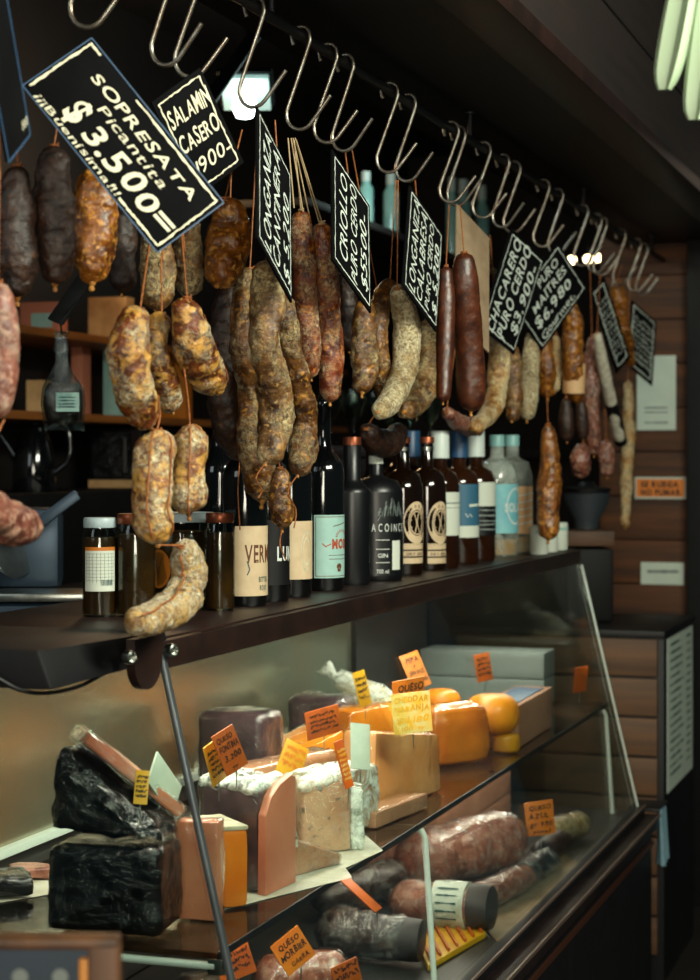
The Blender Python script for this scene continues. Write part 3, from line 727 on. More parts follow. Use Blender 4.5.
# ================================================================== BOTTLES AND JARS ON THE COUNTER TOP
ZT = 1.2535
def cyl_map(c, R, face, z0, z1):
    """unit label surface on a cylinder: u = metres round, v = metres down from z1"""
    def P(u, v, off):
        a = face + u / R; return V((c.x + (R + off) * math.cos(a), c.y + (R + off) * math.sin(a), z1 - v))
    return P
def wine_prof(R, H, rn=.0135, sh=.62, nk=.76):
    return [(0, 0), (R * .93, 0), (R, .006), (R, H * sh), (R * .96, H * (sh + .035)), (R * .78, H * (sh + .075)), (R * .52, H * (nk - .035)), (rn * 1.15, H * nk), (rn, H * (nk + .05)), (rn, H * .95), (rn * 1.15, H * .955), (rn * 1.15, H * .985), (rn, H), (0, H)]
def spirit_prof(R, H, rn=.014, sh=.66, nk=.75):
    return [(0, 0), (R * .94, 0), (R, .006), (R, H * sh), (R * .98, H * (sh + .025)), (R * .82, H * (nk - .03)), (rn * 1.3, H * nk), (rn, H * (nk + .02)), (rn, H * .99), (0, H * .99)]
def bottle(label, cx, topy, R, glass, prof=wine_prof, s=-.11, kw={}, cap=None, ring=None, group='bottles on the counter top'):
    q = on_s(cx, 500, s); c = V((q.x, q.y, ZT)); H = on_s(cx, topy, s).z - ZT
    b = B(); lathe(b, prof(R, H, **kw), c, 36); o = obj('bottle', b, glass, origin=c, smooth=50); tag(o, label, 'bottle', group)
    rn = kw.get('rn', .0135)
    if cap:
        m, r, h0, h1 = cap; b = B(); lathe(b, [(0, H * h1), (r * .96, H * h1), (r, H * h1 - .002), (r * 1.02, H * h0), (0, H * h0)][::-1], c, 28); obj('cap', b, m, o, smooth=50)
    if ring:
        m, r, h0, h1 = ring; b = B(); lathe(b, [(r * .9, H * h0), (r, H * h0), (r, H * h1), (r * .9, H * h1)], c, 28); obj('neck_ring', b, m, o)
    return o, c, H, R
FACE = math.radians(-22)
def label(o, c, R, y0, y1, cx, s, mat, half, face=FACE, name='label'):
    """y0..y1 picture rows at column cx give its height on the bottle"""
    q = on_s(cx, y0, s - 0 + R * .6); q2 = on_s(cx, y1, s + R * .6)
    P = cyl_map(c, R, face, q2.z, q.z); h = q.z - q2.z
    b = B(); patch(b, -half, half, 0, h, P, .0006, 20, 1); lb = obj(name, b, mat, o); 
    return lb, P, h
# 1 dark wine bottle
o, c, H, R = bottle('dark wine bottle right of the jars, cream label with orange border at its edge', 220, 396, .0365, 'wine_glass_dark', s=-.2)
lb, P, h = label(o, c, R, 538, 595, 231, -.2, 'label_cream', .036); b = B()
for x in (-.036, .034): patch(b, x, x + .002, 0, h, P, .0009)
patch(b, -.036, .036, 0, .003, P, .0009); patch(b, -.036, .036, h - .003, h, P, .0009); obj('border', b, 'label_orange', lb, smooth=0)
# 2 VER / BITTER ROJO
o, c, H, R = bottle('dark wine bottle with a cream label lettered VER and BITTER ROJO', 245, 400, .0365, 'wine_glass_dark')
lb, P, h = label(o, c, R, 526, 596, 252, -.11, 'label_cream', .046); b = B()
put_text(b, 'VERM\u00da', -.030, .036, h * .52, h * .26, P, .0008, .02); obj('lettering', b, 'ink_brown', lb, smooth=0)
b = B(); put_text(b, 'BITTER', -.006, .016, h * .80, h * .075, P, .0008, .03); put_text(b, 'ROJO', -.004, .012, h * .92, h * .075, P, .0008, .03); stroke(b, [(-.026, h * .5), (-.022, h * .62), (-.026, h * .7)], .002, P, .0008); obj('small_lettering', b, 'ink_teal', lb, smooth=0)
# 3 LU
o, c, H, R = bottle('black-labelled wine bottle with white letters LU', 268, 405, .036, 'wine_glass_dark')
lb, P, h = label(o, c, R, 520, 585, 276, -.11, 'black_paint', .045); b = B()
put_text(b, 'LUNA', -.014, .04, h * .62, h * .22, P, .0009, .03); obj('lettering', b, 'print_white', lb, smooth=0)
# 4 embossed cream
o, c, H, R = bottle('dark wine bottle with a plain cream label and grey embossed oval', 291, 405, .0365, 'wine_glass_dark')
lb, P, h = label(o, c, R, 521, 579, 300, -.11, 'label_cream', .046, math.radians(-30)); b = B()
disc(b, .004, h * .52, .012, h * .36, P, .0009, 32, .86); disc(b, .004, h * .52, .008, h * .25, P, .0009, 32, .82)
for i in range(5): stroke(b, [(-.004, h * (.36 + .08 * i)), (.012, h * (.34 + .08 * i))], .0012, P, .0009)
obj('embossed_oval', b, 'rind_pale', lb, smooth=0)
# 5 teal label
o, c, H, R = bottle('dark wine bottle with a pale teal label and orange emblem', 323, 400, .0385, 'wine_glass_dark')
lb, P, h = label(o, c, R, 515, 578, 330, -.11, 'label_teal', .049); b = B()
for (x0, y0, x1, y1) in ((-.046, .03, .046, .03), (-.046, .97, .046, .97), (-.046, .03, -.046, .97)): stroke(b, line_pts((x0, y0 * h), (x1, y1 * h), 14), .0012, P, .0008)
for y in (.64, .7): stroke(b, line_pts((-.022, y * h), (.03, y * h), 8), .0011, P, .0008)
stroke(b, line_pts((-.014, .18 * h), (.02, .12 * h), 8), .0016, P, .0008)
disc(b, .0, .82 * h, .006, .05 * h, P, .0008); patch(b, -.004, .004, .86 * h, .9 * h, P, .0008); obj('lettering', b, 'ink_brown', lb, smooth=0)
b = B(); put_text(b, 'MOSSI', -.016, .034, h * .53, h * .15, P, .001, .05)
for k in range(10):
    a = math.pi * k / 9; stroke(b, [(.008 + .012 * math.cos(a), .34 * h - .008 * math.sin(a)), (.008 + .017 * math.cos(a), .34 * h - .013 * math.sin(a))], .0016, P, .001)
stroke(b, [(-.034, .45 * h), (-.028, .5 * h), (-.018, .46 * h)], .002, P, .001); obj('emblem', b, 'ink_red', lb, smooth=0)
# 6 matte black gin bottle
bottle('matte black round-shouldered bottle with a copper stopper', 352, 437, .0345, 'matte_black', spirit_prof, kw=dict(rn=.0165, sh=.62, nk=.69), cap=('copper', .0175, .945, 1.0))
# 7 mountains
o, c, H, R = bottle('black bottle with white mountain line drawing and a white neck ring', 376, 448, .053, 'matte_black', spirit_prof, kw=dict(rn=.013, sh=.66, nk=.78), ring=('label_white', .0142, .88, .94))
lb, P, h = label(o, c, R, 492, 575, 390, -.11, 'matte_black', .05, math.radians(-36)); b = B()
ys = [.2, .13, .17, .05, .12, .02, .1, .15, .06, .14, .2]
for dy in (0, .035, .07):
    stroke(b, [(-.030 + .006 * i, h * (y + dy + .06 + rng.uniform(-.015, .015))) for i, y in enumerate(ys)], .0011, P, .001)
for i in range(9): stroke(b, [(-.026 + i * .006, h * (ys[i+1] + .06)), (-.028 + i * .006, h * .28)], .0008, P, .001)
obj('mountain_drawing', b, 'print_grey', lb, smooth=0); b = B()
put_text(b, 'A C O I N C E', -.042, .034, h * .47, h * .10, P, .001, .0)
for y in (.57, .68, .84): stroke(b, line_pts((-.034, y * h), (-.006, y * h), 6), .0012, P, .001)
put_text(b, 'GIN', -.03, -.01, h * .78, h * .05, P, .001, .01); put_text(b, '700 ml', -.032, -.008, h * .97, h * .05, P, .001, .01); obj('lettering', b, 'print_white', lb, smooth=0)
b = B(); patch(b, .0, .022, h * .58, h * .93, P, .001, 8); obj('white_stamp', b, 'label_white', lb)
# 8, 9 round labels
for cx, lbtxt, cc in ((403, 'brown bottle with round cream emblem label, next to the mountain bottle', 413), (427, 'brown bottle with round cream emblem label, next to the white-capped whisky', 437)):
    o, c, H, R = bottle(lbtxt, cx, 437, .0415, 'brown_glass', spirit_prof, kw=dict(rn=.0135, sh=.62, nk=.76), cap=('copper', .0155, .955, 1.0), ring=('steel', .0145, .90, .925))
    lb, P, h = label(o, c, R, 500, 545, cc, -.11, 'brown_glass', .04, math.radians(-30)); b = B()
    disc(b, 0, h * .5, .030, h * .47, P, .0008, 40, .62); obj('round_label', b, 'label_cream', lb, smooth=0)
    b = B(); disc(b, 0, h * .5, .0175, h * .27, P, .0008, 30, .9)
    for k in range(8):
        a = math.pi * 2 * k / 8 + .3; stroke(b, [(0, h * .5), (.015 * math.cos(a), h * .5 + h * .23 * math.sin(a))], .0022, P, .0008)
    obj('wheel_emblem', b, 'label_cream', lb, smooth=0)
    b = B()
    for i, ch in enumerate('CARDENAL'):
        a = math.pi * (1.02 + .14 * i); put_text(b, ch, .024 * math.cos(a) - .0022, .024 * math.cos(a) + .0022, h * .5 + h * .37 * math.sin(a) + .003, .006, P, .0012, .03)
    obj('lettering', b, 'ink', lb, smooth=0)
    l2, P, h = label(o, c, R, 543, 563, cc, -.11, 'label_cream', .026, math.radians(-36), 'lower_label'); b = B()
    patch(b, -.026, .026, h * .30, h * .38, P, .0009); patch(b, -.026, .026, h * .64, h * .72, P, .0009); put_text(b, 'DRY GIN', -.02, .02, h * .6, h * .14, P, .001, .02); obj('printed_bands', b, 'ink', l2, smooth=0)
# 10-12 whisky bottles
for cx, capm, lm, txt, y0, y1, R in ((440, 'capsule_white', 'label_white', 'whisky bottle with white capsule and plain white label', 492, 535, .043), (459, 'capsule_blue', 'label_blue', 'whisky bottle with blue capsule and blue label', 484, 537, .045), (476, 'capsule_white', 'label_white', 'whisky bottle with white capsule and half black label', 482, 535, .046)):
    o, c, H, R = bottle(txt, cx, 431, R, 'whisky', spirit_prof, kw=dict(rn=.0155, sh=.60, nk=.72), cap=(capm, .0205, .80, 1.0))
    lb, P, h = label(o, c, R, y0, y1, cx + 12, -.11, lm, .05, math.radians(-18)); b = B()
    if lm == 'label_blue':
        patch(b, -.05, .05, h * .78, h, P, .0008, 16); stroke(b, line_pts((-.02, .4 * h), (.03, .38 * h), 6), .006, P, .0008); stroke(b, [(-.03, .55 * h), (-.024, .62 * h), (-.018, .56 * h), (-.012, .62 * h)], .002, P, .0008); obj('white_band', b, 'label_white', lb, smooth=0)
    elif 'half' in txt:
        patch(b, -.05, .05, h * .45, h, P, .0008, 16); obj('black_half', b, 'black_paint', lb); b = B()
        for y in (.52, .62, .72, .80, .88): stroke(b, line_pts((-.044, y * h), (.044, (y + rng.uniform(-.02, .02)) * h), 8), .003, P, .0012, .5)
        obj('lettering', b, 'print_grey', lb, smooth=0)
    else:
        stroke(b, line_pts((-.03, .25 * h), (.03, .25 * h), 8), .003, P, .0008); stroke(b, line_pts((-.03, .36 * h), (.03, .36 * h), 8), .0015, P, .0008); obj('lettering', b, 'print_grey', lb, smooth=0)
# tall blue-capped bottle in the row behind, with a few dark ones
for cx, ty, capm, s, txt in ((411, 431, 'capsule_blue', -.26, 'blue-capped bottle in the back row behind the round-labelled ones'), (398, 428, 'capsule_white', -.33, 'white-capped bottle in the back row behind the round-labelled ones')):
    bottle(txt, cx, ty, .042, 'whisky', spirit_prof, s=s, kw=dict(rn=.0155, sh=.60, nk=.72), cap=(capm, .022, .80, 1.0))
for cx, ty, s, txt in ((318, 418, -.24, 'plain dark bottle behind the teal-labelled one'), (372, 440, -.25, 'plain dark bottle behind the matte black one')):
    bottle(txt, cx, ty, .037, 'wine_glass_dark', s=s)
# 13, 14 clear bottles
for cx, lm, txt, a0, cc in ((497, 'label_sky', 'clear glass bottle with a sky blue label and teal cap', 484, 508), (512, 'label_peach', 'clear glass bottle with a peach orange label, last of the bottles', 486, 526)):
    o, c, H, R = bottle(txt, cx, 435, .052, 'clear_glass', spirit_prof, kw=dict(rn=.017, sh=.64, nk=.80), cap=('capsule_teal', .0185, .905, 1.0))
    b = B(); lathe(b, [(0, .004), (R * .9, .004), (R * .95, .01), (R * .95, H * .14), (0, H * .14)], c, 30); obj('liquid', b, 'gin_amber', o)
    lb, P, h = label(o, c, R, a0, 533, cc, -.11, lm, .058, math.radians(-28)); b = B()
    if lm == 'label_sky': disc(b, .01, .45 * h, .03, .38 * h, P, .0008, 30, .9); put_text(b, 'SOLAR', -.024, .046, .56 * h, .18 * h, P, .001, .03)
    else:
        for k in range(5): stroke(b, line_pts((-.03, (.2 + .15 * k) * h), (.04, (.12 + .15 * k) * h), 8), .0035, P, .0008)
    obj('lettering', b, 'print_white', lb, smooth=0)
# small white tins past the bottles
for i, (cx, txt) in enumerate(((539, 'small white tin right after the clear bottles'), (549, 'small white tin, middle one of three at the counter end'), (559, 'small white tin at the far end of the counter top'))):
    q = on_s(cx, 540, -.03); c = V((q.x, q.y, ZT)); b = B(); lathe(b, [(0, 0), (.022, 0), (.023, .002), (.023, .069), (.021, .072), (0, .072)], c, 28); o = obj('tin', b, 'label_white', origin=c, smooth=50); tag(o, txt, 'tin', 'small white tins')
    P = cyl_map(c, .023, FACE, 0, ZT + .06); b = B(); patch(b, -.03, .03, .0, .008, P, .0006, 14); obj('printed_band', b, 'label_teal', o)
# jars
def jar(label_, cx, basey, topy, wpx, lid, group='preserve jars'):
    q = on_z(cx, basey, ZT); k = mpp(q); R = wpx / 2 * k; c = V((q.x, q.y, ZT)) + V((FW.x, FW.y, 0)) * R * .8; H = (basey - topy) * k
    o = thing('preserve_jar', label_, 'jar', c, group)
    b = B(); lathe(b, [(0, .004), (R * .9, .004), (R * .95, .01), (R * .95, H * .74), (R * .88, H * .80), (0, H * .80)], c, 36); obj('contents', b, 'olive_brine', o, smooth=50)
    b = B(); lathe(b, [(0, 0), (R * .94, 0), (R, .006), (R, H * .78), (R * .97, H * .83), (R * .86, H * .88), (R * .86, H * .90), (0, H * .90)], c, 36); obj('glass_body', b, 'bottle_glass', o, smooth=50)
    b = B(); lathe(b, [(0, H * .9), (R * .93, H * .9), (R * .95, H * .905), (R * .95, H * .985), (R * .9, H), (0, H)], c, 36); obj('lid', b, lid, o, smooth=40)
    return o, c, R, H
o, c, R, H = jar('small glass jar with a white lid and barcoded label, first on the counter', 98, 617, 518, 35, 'lid_white')
P = cyl_map(c, R, math.radians(-66), 0, ZT + H * .68); hh = H * .42
b = B(); patch(b, -.9 * R, 1.0 * R, 0, hh, P, .0008, 20); lb = obj('label', b, 'label_white', o)
b = B(); patch(b, -.9 * R, 1.0 * R, -.004, .0015, P, .001, 20); obj('gold_strip', b, 'label_orange', lb)
b = B()
for k in range(9): stroke(b, line_pts((-.8 * R, hh * (.1 + .08 * k)), (.9 * R, hh * (.1 + .08 * k)), 10), .0004, P, .0011)
for k in range(8): stroke(b, [(-.8 * R + .22 * R * k, hh * .08), (-.8 * R + .22 * R * k, hh * .8)], .0004, P, .0011)
for k in range(12): patch(b, .1 * R + .06 * R * k, .1 * R + .06 * R * (k + rng.uniform(.3, .7)), hh * .72, hh * .86, P, .0013, 1)
obj('lettering', b, 'ink_teal', lb, smooth=0)
jar('olive-dark glass jar with a copper lid, second on the counter', 134, 617, 514, 40, 'copper')
o, c, R, H = jar('wide glass jar with a round orange label, behind the curled white sausage', 180, 609, 513, 70, 'lid_white')
P = cyl_map(c, R, math.radians(-66), 0, ZT + H * .8)
b = B(); disc(b, -.041, H * .38, .022, .031, P, .001, 30); lb = obj('round_label', b, 'label_orange', o); b = B(); stroke(b, [(-.05, H * .28), (-.041, H * .42), (-.043, H * .5)], .0014, P, .0016); stroke(b, [(-.034, H * .26), (-.041, H * .42)], .001, P, .0016); obj('leaf_drawing', b, 'ink', lb, smooth=0)
b = B(); patch(b, .038, .062, H * .18, H * .6, P, .001, 8); l2 = obj('label', b, 'label_white', o); b = B(); disc(b, .05, H * .4, .006, .02, P, .0016, 20); disc(b, .05, H * .25, .003, .006, P, .0016, 12); obj('bottle_drawing', b, 'ink_red', l2, smooth=0)
jar('dark narrow jar with a copper lid, beside the first wine bottle', 219, 611, 513, 30, 'copper')
# ================================================================== CHEESES ON THE UPPER SHELF
ZP = ZS + .0015
F2_ = V((FW.x, FW.y, 0))
def slab_bm(A, Bp, H, d, top=1.0, bev=.006, jit=.0012, freq=30, seed=1, ht=None, back=None, sub=3):
    """block standing on A-B (front foot edge), d deep away from the viewer, height H (ht = heights at A and B)"""
    ab = Bp - A; perp = V((-ab.y, ab.x, 0)).normalized()
    if perp.dot(FW) < 0: perp = -perp
    bk = back or perp * d
    hA, hB = ht or (H, H)
    ctr = (A + Bp + bk) / 2
    lo = [A, Bp, Bp + bk, A + bk]
    hi = [ctr + (q - ctr) * top + UP * h for q, h in zip(lo, (hA, hB, hB, hA))]
    for q in range(4): hi[q].z = lo[q].z + (hA, hB, hB, hA)[q]
    b = B(); hexa(b, lo + hi)
    bmesh.ops.recalc_face_normals(b, faces=b.faces)
    bmesh.ops.bevel(b, geom=list(b.edges), offset=bev, segments=2, affect='EDGES', profile=.55)
    bmesh.ops.subdivide_edges(b, edges=[e for e in b.edges if e.calc_length() > .015], cuts=sub, use_grid_fill=True)
    bmesh.ops.triangulate(b, faces=[f for f in b.faces if len(f.verts) > 4])
    jitter(b, jit, freq, seed)
    m = min(v.co.z for v in b.verts)
    for v in b.verts: v.co.z += A.z - m
    return b, lo, hi
def lift(b, z):
    m = min(v.co.z for v in b.verts)
    for v in b.verts: v.co.z += z - m
def inflate(b, d, amp, freq, seed):
    b.normal_update()
    off = V((seed, seed * 2, seed * 3)); z0 = min(v.co.z for v in b.verts)
    for v in b.verts: v.co += v.normal * (d + amp * noise.noise(v.co * freq + off) + amp * .6 * noise.noise(v.co * freq * 2.7 + off))
    for v in b.verts: v.co.z = max(v.co.z, z0 + .0003)
def cheese(name, label_, a, bb, hpx, d, mat, z=None, wrap=None, cat='cheese', group=None, wr=(.0018, .0035, 45), **kw):
    SEED[0] += 1
    z = ZP if z is None else z
    A, Bq = on_z(*a, z), on_z(*bb, z); H = hpx * mpp((A + Bq) / 2)
    t_ = 0                                      # keep clear of the leaning glass
    for p_, c_ in ((a, A), (bb, Bq)):
        u_ = (p_[0] - 350) / FP; t_ = max(t_, (c_.x - gs(z + H) + .021) / (.3173 - .9483 * u_))
    if t_ > 0:
        q = []
        for p_, c_ in ((a, A), (bb, Bq)):
            d_ = dep(c_) + t_; n_ = CAM + (FW + RT * ((p_[0] - 350) / FP)) * d_; q.append(V((n_.x, n_.y, z)))
        A, Bq = q; H = max(.006, CAM.z + (460 - ((a[1] + bb[1]) / 2 - hpx)) / FP * dep((A + Bq) / 2) - z); print('BACK', label_[:40], round(t_, 3), round(H, 3))
    if 'htpx' in kw: h = kw.pop('htpx'); kw['ht'] = (h[0] * mpp(A), h[1] * mpp(Bq))
    b, lo, hi = slab_bm(A, Bq, H, d, seed=SEED[0], **kw)
    o = obj(name, b, mat, smooth=50); tag(o, label_, cat, group)
    if wrap:
        b, _, _ = slab_bm(A, Bq, H, d, seed=SEED[0], **kw); inflate(b, wr[0], wr[1], wr[2], SEED[0]); obj('plastic_wrap', b, wrap, o, smooth=60)
    return o, lo, hi, H
def wheel(name, label_, c, R, T, mat, ax=None, edge=.3, cat='cheese', group=None, wrap=None, dimples=0, flat=1.0):
    """wheel of cheese with rounded rim; c = centre of its lower face (along ax)"""
    SEED[0] += 1
    e = T * edge
    def mk(gr=0):
        r, t0, t1 = R + gr, -gr, T + gr
        pr = [(0, t0), (r * .5, t0), (r - e, t0)] + [(r - e + e * math.sin(a), t0 + e - e * math.cos(a)) for a in [math.pi / 2 * k / 6 for k in range(1, 7)]] + [(r, T / 2)] + [(r - e + e * math.cos(a), t1 - e + e * math.sin(a)) for a in [math.pi / 2 * k / 6 for k in range(7)]] + [(r * .5, t1), (r * .25, t1), (0, t1)]
        b = B(); lathe(b, pr, c, 40, ax); jitter(b, .0014, 28, SEED[0]); return b
    b = mk()
    if dimples:
        ct = c + (ax or UP).normalized() * T
        x, y = frame((ax or UP).normalized())
        for dx, dy in ((.1, .1), (.05, -.35), (-.3, .2)):
            q = ct + x * dx * R + y * dy * R
            for v in b.verts:
                l = (v.co - q).length / (R * .22)
                if l < 1: v.co -= (ax or UP).normalized() * (1 - l * l) * R * .07
    o = obj(name, b, mat, smooth=50); tag(o, label_, cat, group)
    if wrap:
        b = mk(.0015); inflate(b, .0008, .0022, 45, SEED[0]); obj('plastic_wrap', b, wrap, o, smooth=60)
    return o
CG = 'cheeses on the upper glass shelf'
# parchment under the front cheeses
def sheet(label_, pts, z=ZS + .0004):
    b = B(); q = [on_z(x, y, z) for x, y in pts]; n = 10; g = []
    for i in range(n + 1):
        r = []
        for j in range(n + 1):
            a = q[0].lerp(q[1], i / n); c = q[3].lerp(q[2], i / n); p = a.lerp(c, j / n)
            p.z += .0006 + .0004 * noise.noise(p * 30); r.append(p)
        g.append(r)
    up = [[b.verts.new(p + UP * .0004) for p in r] for r in g]
    for i in range(n):
        for j in range(n): b.faces.new((up[i][j], up[i+1][j], up[i+1][j+1], up[i][j+1]))
    geo = bmesh.ops.extrude_face_region(b, geom=list(b.faces))
    for v in geo['geom']:
        if isinstance(v, bmesh.types.BMVert): v.co.z -= .0004
    o = obj('parchment_sheet', b, 'parchment'); tag(o, label_, 'paper', 'parchment under the cheeses')
sheet('white parchment sheet under the big wrapped half wheel and orange slice', [(205, 915), (352, 878), (330, 845), (190, 870)])
sheet('white parchment sheet under the blue cheese wedge', [(340, 871), (383, 851), (366, 836), (300, 850)])
# black plastic wrapped wheels
A = on_y(44, 900, 2.315); Bq = on_y(158, 900, 2.325); A.z = Bq.z = ZP
b, lo, hi = slab_bm(A, Bq, .118, .11, top=.97, bev=.014, jit=.0035, freq=20, seed=3, sub=9); jitter(b, .002, 70, 4); lift(b, ZP)
o = obj('wrapped_cheese', b, 'black_plastic', smooth=60); tag(o, 'large cheese block wrapped tight in shiny black plastic, at the case corner', 'cheese', CG)
A2 = A.lerp(Bq, -.04) + UP * .127 + V((0, .02, 0)); B2 = A.lerp(Bq, .93) + UP * .123 + V((0, .02, 0))
b, lo, hi = slab_bm(A2, B2, .1, .1, top=.9, bev=.018, jit=.007, freq=24, seed=6, ht=(.118, .016), sub=9); jitter(b, .006, 50, 7)
o = obj('wrapped_cheese', b, 'black_plastic', smooth=60); tag(o, 'sloping black-wrapped half wheel lying on the large black block', 'cheese', CG)
q0, q1 = at_d(80, 744, dep(A2) - .0), at_d(176, 820, dep(A2) + .05); ax = (q1 - q0).normalized(); up_ = (UP - ax * UP.dot(ax)).normalized(); w_ = ax.cross(up_)
b = B(); boxf(b, (q0 + q1) / 2 + w_ * -.03 + up_ * .012, ax, w_, up_, (q1 - q0).length, .07, .017); bmesh.ops.bevel(b, geom=list(b.edges), offset=.003, segments=2, affect='EDGES'); bmesh.ops.subdivide_edges(b, edges=list(b.edges), cuts=3, use_grid_fill=True); jitter(b, .001, 40, 2)
o = obj('cheese_slab', b, 'salmon'); tag(o, 'thin salmon cheese slab in cling film slanting down over the black wraps', 'cheese', CG)
b = B(); boxf(b, (q0 + q1) / 2 + w_ * -.03 + up_ * .012, ax, w_, up_, (q1 - q0).length + .008, .076, .024); bmesh.ops.bevel(b, geom=list(b.edges), offset=.004, segments=2, affect='EDGES'); bmesh.ops.subdivide_edges(b, edges=list(b.edges), cuts=4, use_grid_fill=True); inflate(b, 0, .003, 60, 5); obj('plastic_wrap', b, 'wrap', o, smooth=60)
cheese('cheese_wedge', 'tall salmon cheese block right behind the corner post', (176, 920), (218, 922), 99, .035, 'salmon', wrap='wrap_light', group=CG, bev=.004)
o, lo, hi, H = cheese('cheese_slice', 'tall orange cheese slice with a pale rind on top', (216, 911), (249, 907), 80, .10, 'orange_deep', group=CG, bev=.008, htpx=(80, 78))
b, _, _ = slab_bm(hi[0] + UP * -.0035, hi[1] + UP * -.0035, .007, .10, bev=.0025, seed=2); obj('pale_rind', b, 'rind_pale', o)
# big dark wrapped half wheel with its pink cut face
A = on_z(197, 884, ZP); Cc = on_z(258, 895, ZP); D = on_z(289, 881, ZP); bk = D - Cc
def halfwheel(g=0):
    b, lo, hi = slab_bm(A - g * (Cc - A).normalized(), Cc, .153 + g, .1, top=.96, bev=.014, jit=.003, freq=26, seed=9, back=bk * .96, sub=4); return b
b = halfwheel(); o = obj('half_wheel', b, 'rind_purple', smooth=60); tag(o, 'big purple-black rinded half wheel with pink cut face and white film on top', 'cheese', CG)
e = (Cc - A).normalized(); pr = bk.normalized(); b = B()
prof = [(0, 0), (bk.length, 0), (bk.length, .162), (bk.length * .85, .166), (bk.length * .5, .158), (bk.length * .2, .143), (bk.length * .03, .118)]
f1 = [b.verts.new(Cc + pr * u + UP * z + e * .014) for u, z in prof]; f0 = [b.verts.new(Cc + pr * u + UP * z - e * .002) for u, z in prof]
b.faces.new(f1); b.faces.new(f0[::-1])
for i in range(len(prof)): b.faces.new((f0[i], f0[(i+1) % 7], f1[(i+1) % 7], f1[i]))
obj('cut_face', b, 'salmon', o, bevel=.003, smooth=50)
b = halfwheel(.001); inflate(b, .002, .005, 38, 5); obj('plastic_wrap', b, 'wrap_light', o, smooth=60)
b, _, _ = slab_bm(A + UP * .143, Cc + UP * .143, .016, .1, back=bk * .98, bev=.007, jit=.006, freq=50, seed=4, sub=6); inflate(b, .001, .006, 60, 8); obj('crumpled_film', b, 'wrap_white', o, smooth=70)
cheese('cheese_wedge', 'low flat pinkish cheese wedge in film beside the pink cut face', (293, 890), (341, 876), 30, .07, 'pink_cheese', wrap='wrap', group=CG, bev=.004, htpx=(38, 9))
o, lo, hi, H = cheese('blue_cheese', 'blue-veined cheese block in loose white cling film', (303, 864), (352, 860), 70, .085, 'blue_cheese', wrap='wrap', group=CG, bev=.008, htpx=(66, 74))
b, _, _ = slab_bm(hi[0] - UP * .006, hi[1] - UP * .006, .014, .085, bev=.006, jit=.006, freq=45, seed=6, sub=6); inflate(b, .004, .008, 55, 3); obj('crumpled_film', b, 'wrap_white', o, smooth=70)
b, _, _ = slab_bm(lo[1] + (lo[0] - lo[1]) * .02, lo[1] + V((.018, .006, 0)), H * .98, .08, bev=.004, jit=.004, seed=8, sub=5); obj('film_fold', b, 'wrap_white', o, smooth=70)
cheese('blue_cheese', 'second blue-veined block half hidden behind the first, under the white card', (332, 837), (379, 826), 62, .08, 'blue_cheese', wrap='wrap_white', group=CG, bev=.008)
cheese('cheese_wedge', 'flat pale pink cheese behind the half wheel, under the yellow crumpled card', (248, 830), (338, 806), 58, .07, 'pink_cheese', wrap='wrap_light', group=CG, bev=.012)
cheese('cheese_block', 'orange cheese wedge right of the yellow crumpled card', (302, 795), (345, 788), 58, .12, 'orange', wrap='wrap_light', group=CG, bev=.008, htpx=(42, 58))
cheese('cheese_block', 'flat pale pink block at the shelf edge in front of the wrapped orange cheese', (376, 829), (428, 808), 15, .05, 'pink_cheese', wrap='wrap_light', group=CG, bev=.003)
def fl(p, z): return V((p.x, p.y, z))
A, Bq = fl(at_d(375, 700, 3.46), ZP), fl(at_d(442, 700, 3.69), ZP)
kw = dict(top=.93, bev=.007, ht=(.144, .110), seed=31)
b, lo, hi = slab_bm(A, Bq, .12, .075, **kw); o = obj('orange_cheese', b, 'orange_pale', smooth=50); tag(o, 'wrapped orange cheese block standing behind the flat pale pink one', 'cheese', CG)
b, _, _ = slab_bm(A, Bq, .12, .075, **kw); inflate(b, .0018, .0035, 45, 9); obj('plastic_wrap', b, 'wrap_light', o, smooth=60)
cheese('orange_cheese', 'broad bright orange half wheel behind the wrapped orange block', (350, 768), (412, 758), 56, .08, 'orange', wrap='wrap_light', group=CG, bev=.015)
A, Bq = fl(at_d(433, 700, 3.93), ZP), fl(at_d(496, 700, 4.03), ZP); kw = dict(top=.93, bev=.034, ht=(.128, .128), seed=33, jit=.003, freq=18, sub=3)
b, lo, hi = slab_bm(A, Bq, .128, .09, **kw)
ct = (A + Bq) / 2 + UP * .05
for dx, dz, am in ((-.01, .0, .006), (-.025, .035, .004), (.03, -.02, .003)):
    for v in b.verts:
        l = (v.co - (ct + (Bq - A).normalized() * dx + UP * dz)).length / .022
        if l < 1: v.co += F2_ * am * (1 - l * l)
o = obj('round_cheese', b, 'orange_deep', smooth=60); tag(o, 'big dimpled orange cheese with rounded corners, face to the front', 'cheese', CG)
b, _, _ = slab_bm(A, Bq, .128, .09, **kw); inflate(b, .002, .0025, 45, 9); obj('plastic_wrap', b, 'wrap_light', o, smooth=60)
q = on_z(442, 748, ZP); k = mpp(q); wheel('round_cheese', 'tall orange cheese drum behind the dimpled wheel', q + V((FW.x, FW.y, 0)) * .03, 20 * k, 57 * k, 'orange', edge=.2, group=CG)
q = on_z(506, 752, ZP); k = mpp(q); R1 = 14 * k; wheel('round_cheese', 'small yellow cheese wheel under the smooth round orange one', q, R1, 19 * k, 'yellow_cheese', edge=.25, group=CG)
wheel('round_cheese', 'smooth round orange cheese wheel stacked high beside the pink box', V((q.x, q.y, ZP)) + UP * (19 * k + .0005) - RT * .03 , 27 * k, 38 * k, 'orange', edge=.42, group=CG)
q2 = q - RT * .065; wheel('round_cheese', 'orange cheese mostly hidden under the smooth round one', V((q2.x - .03, q2.y + .03, ZP)), .022, 19 * k - .0005, 'orange', edge=.25, group=CG)
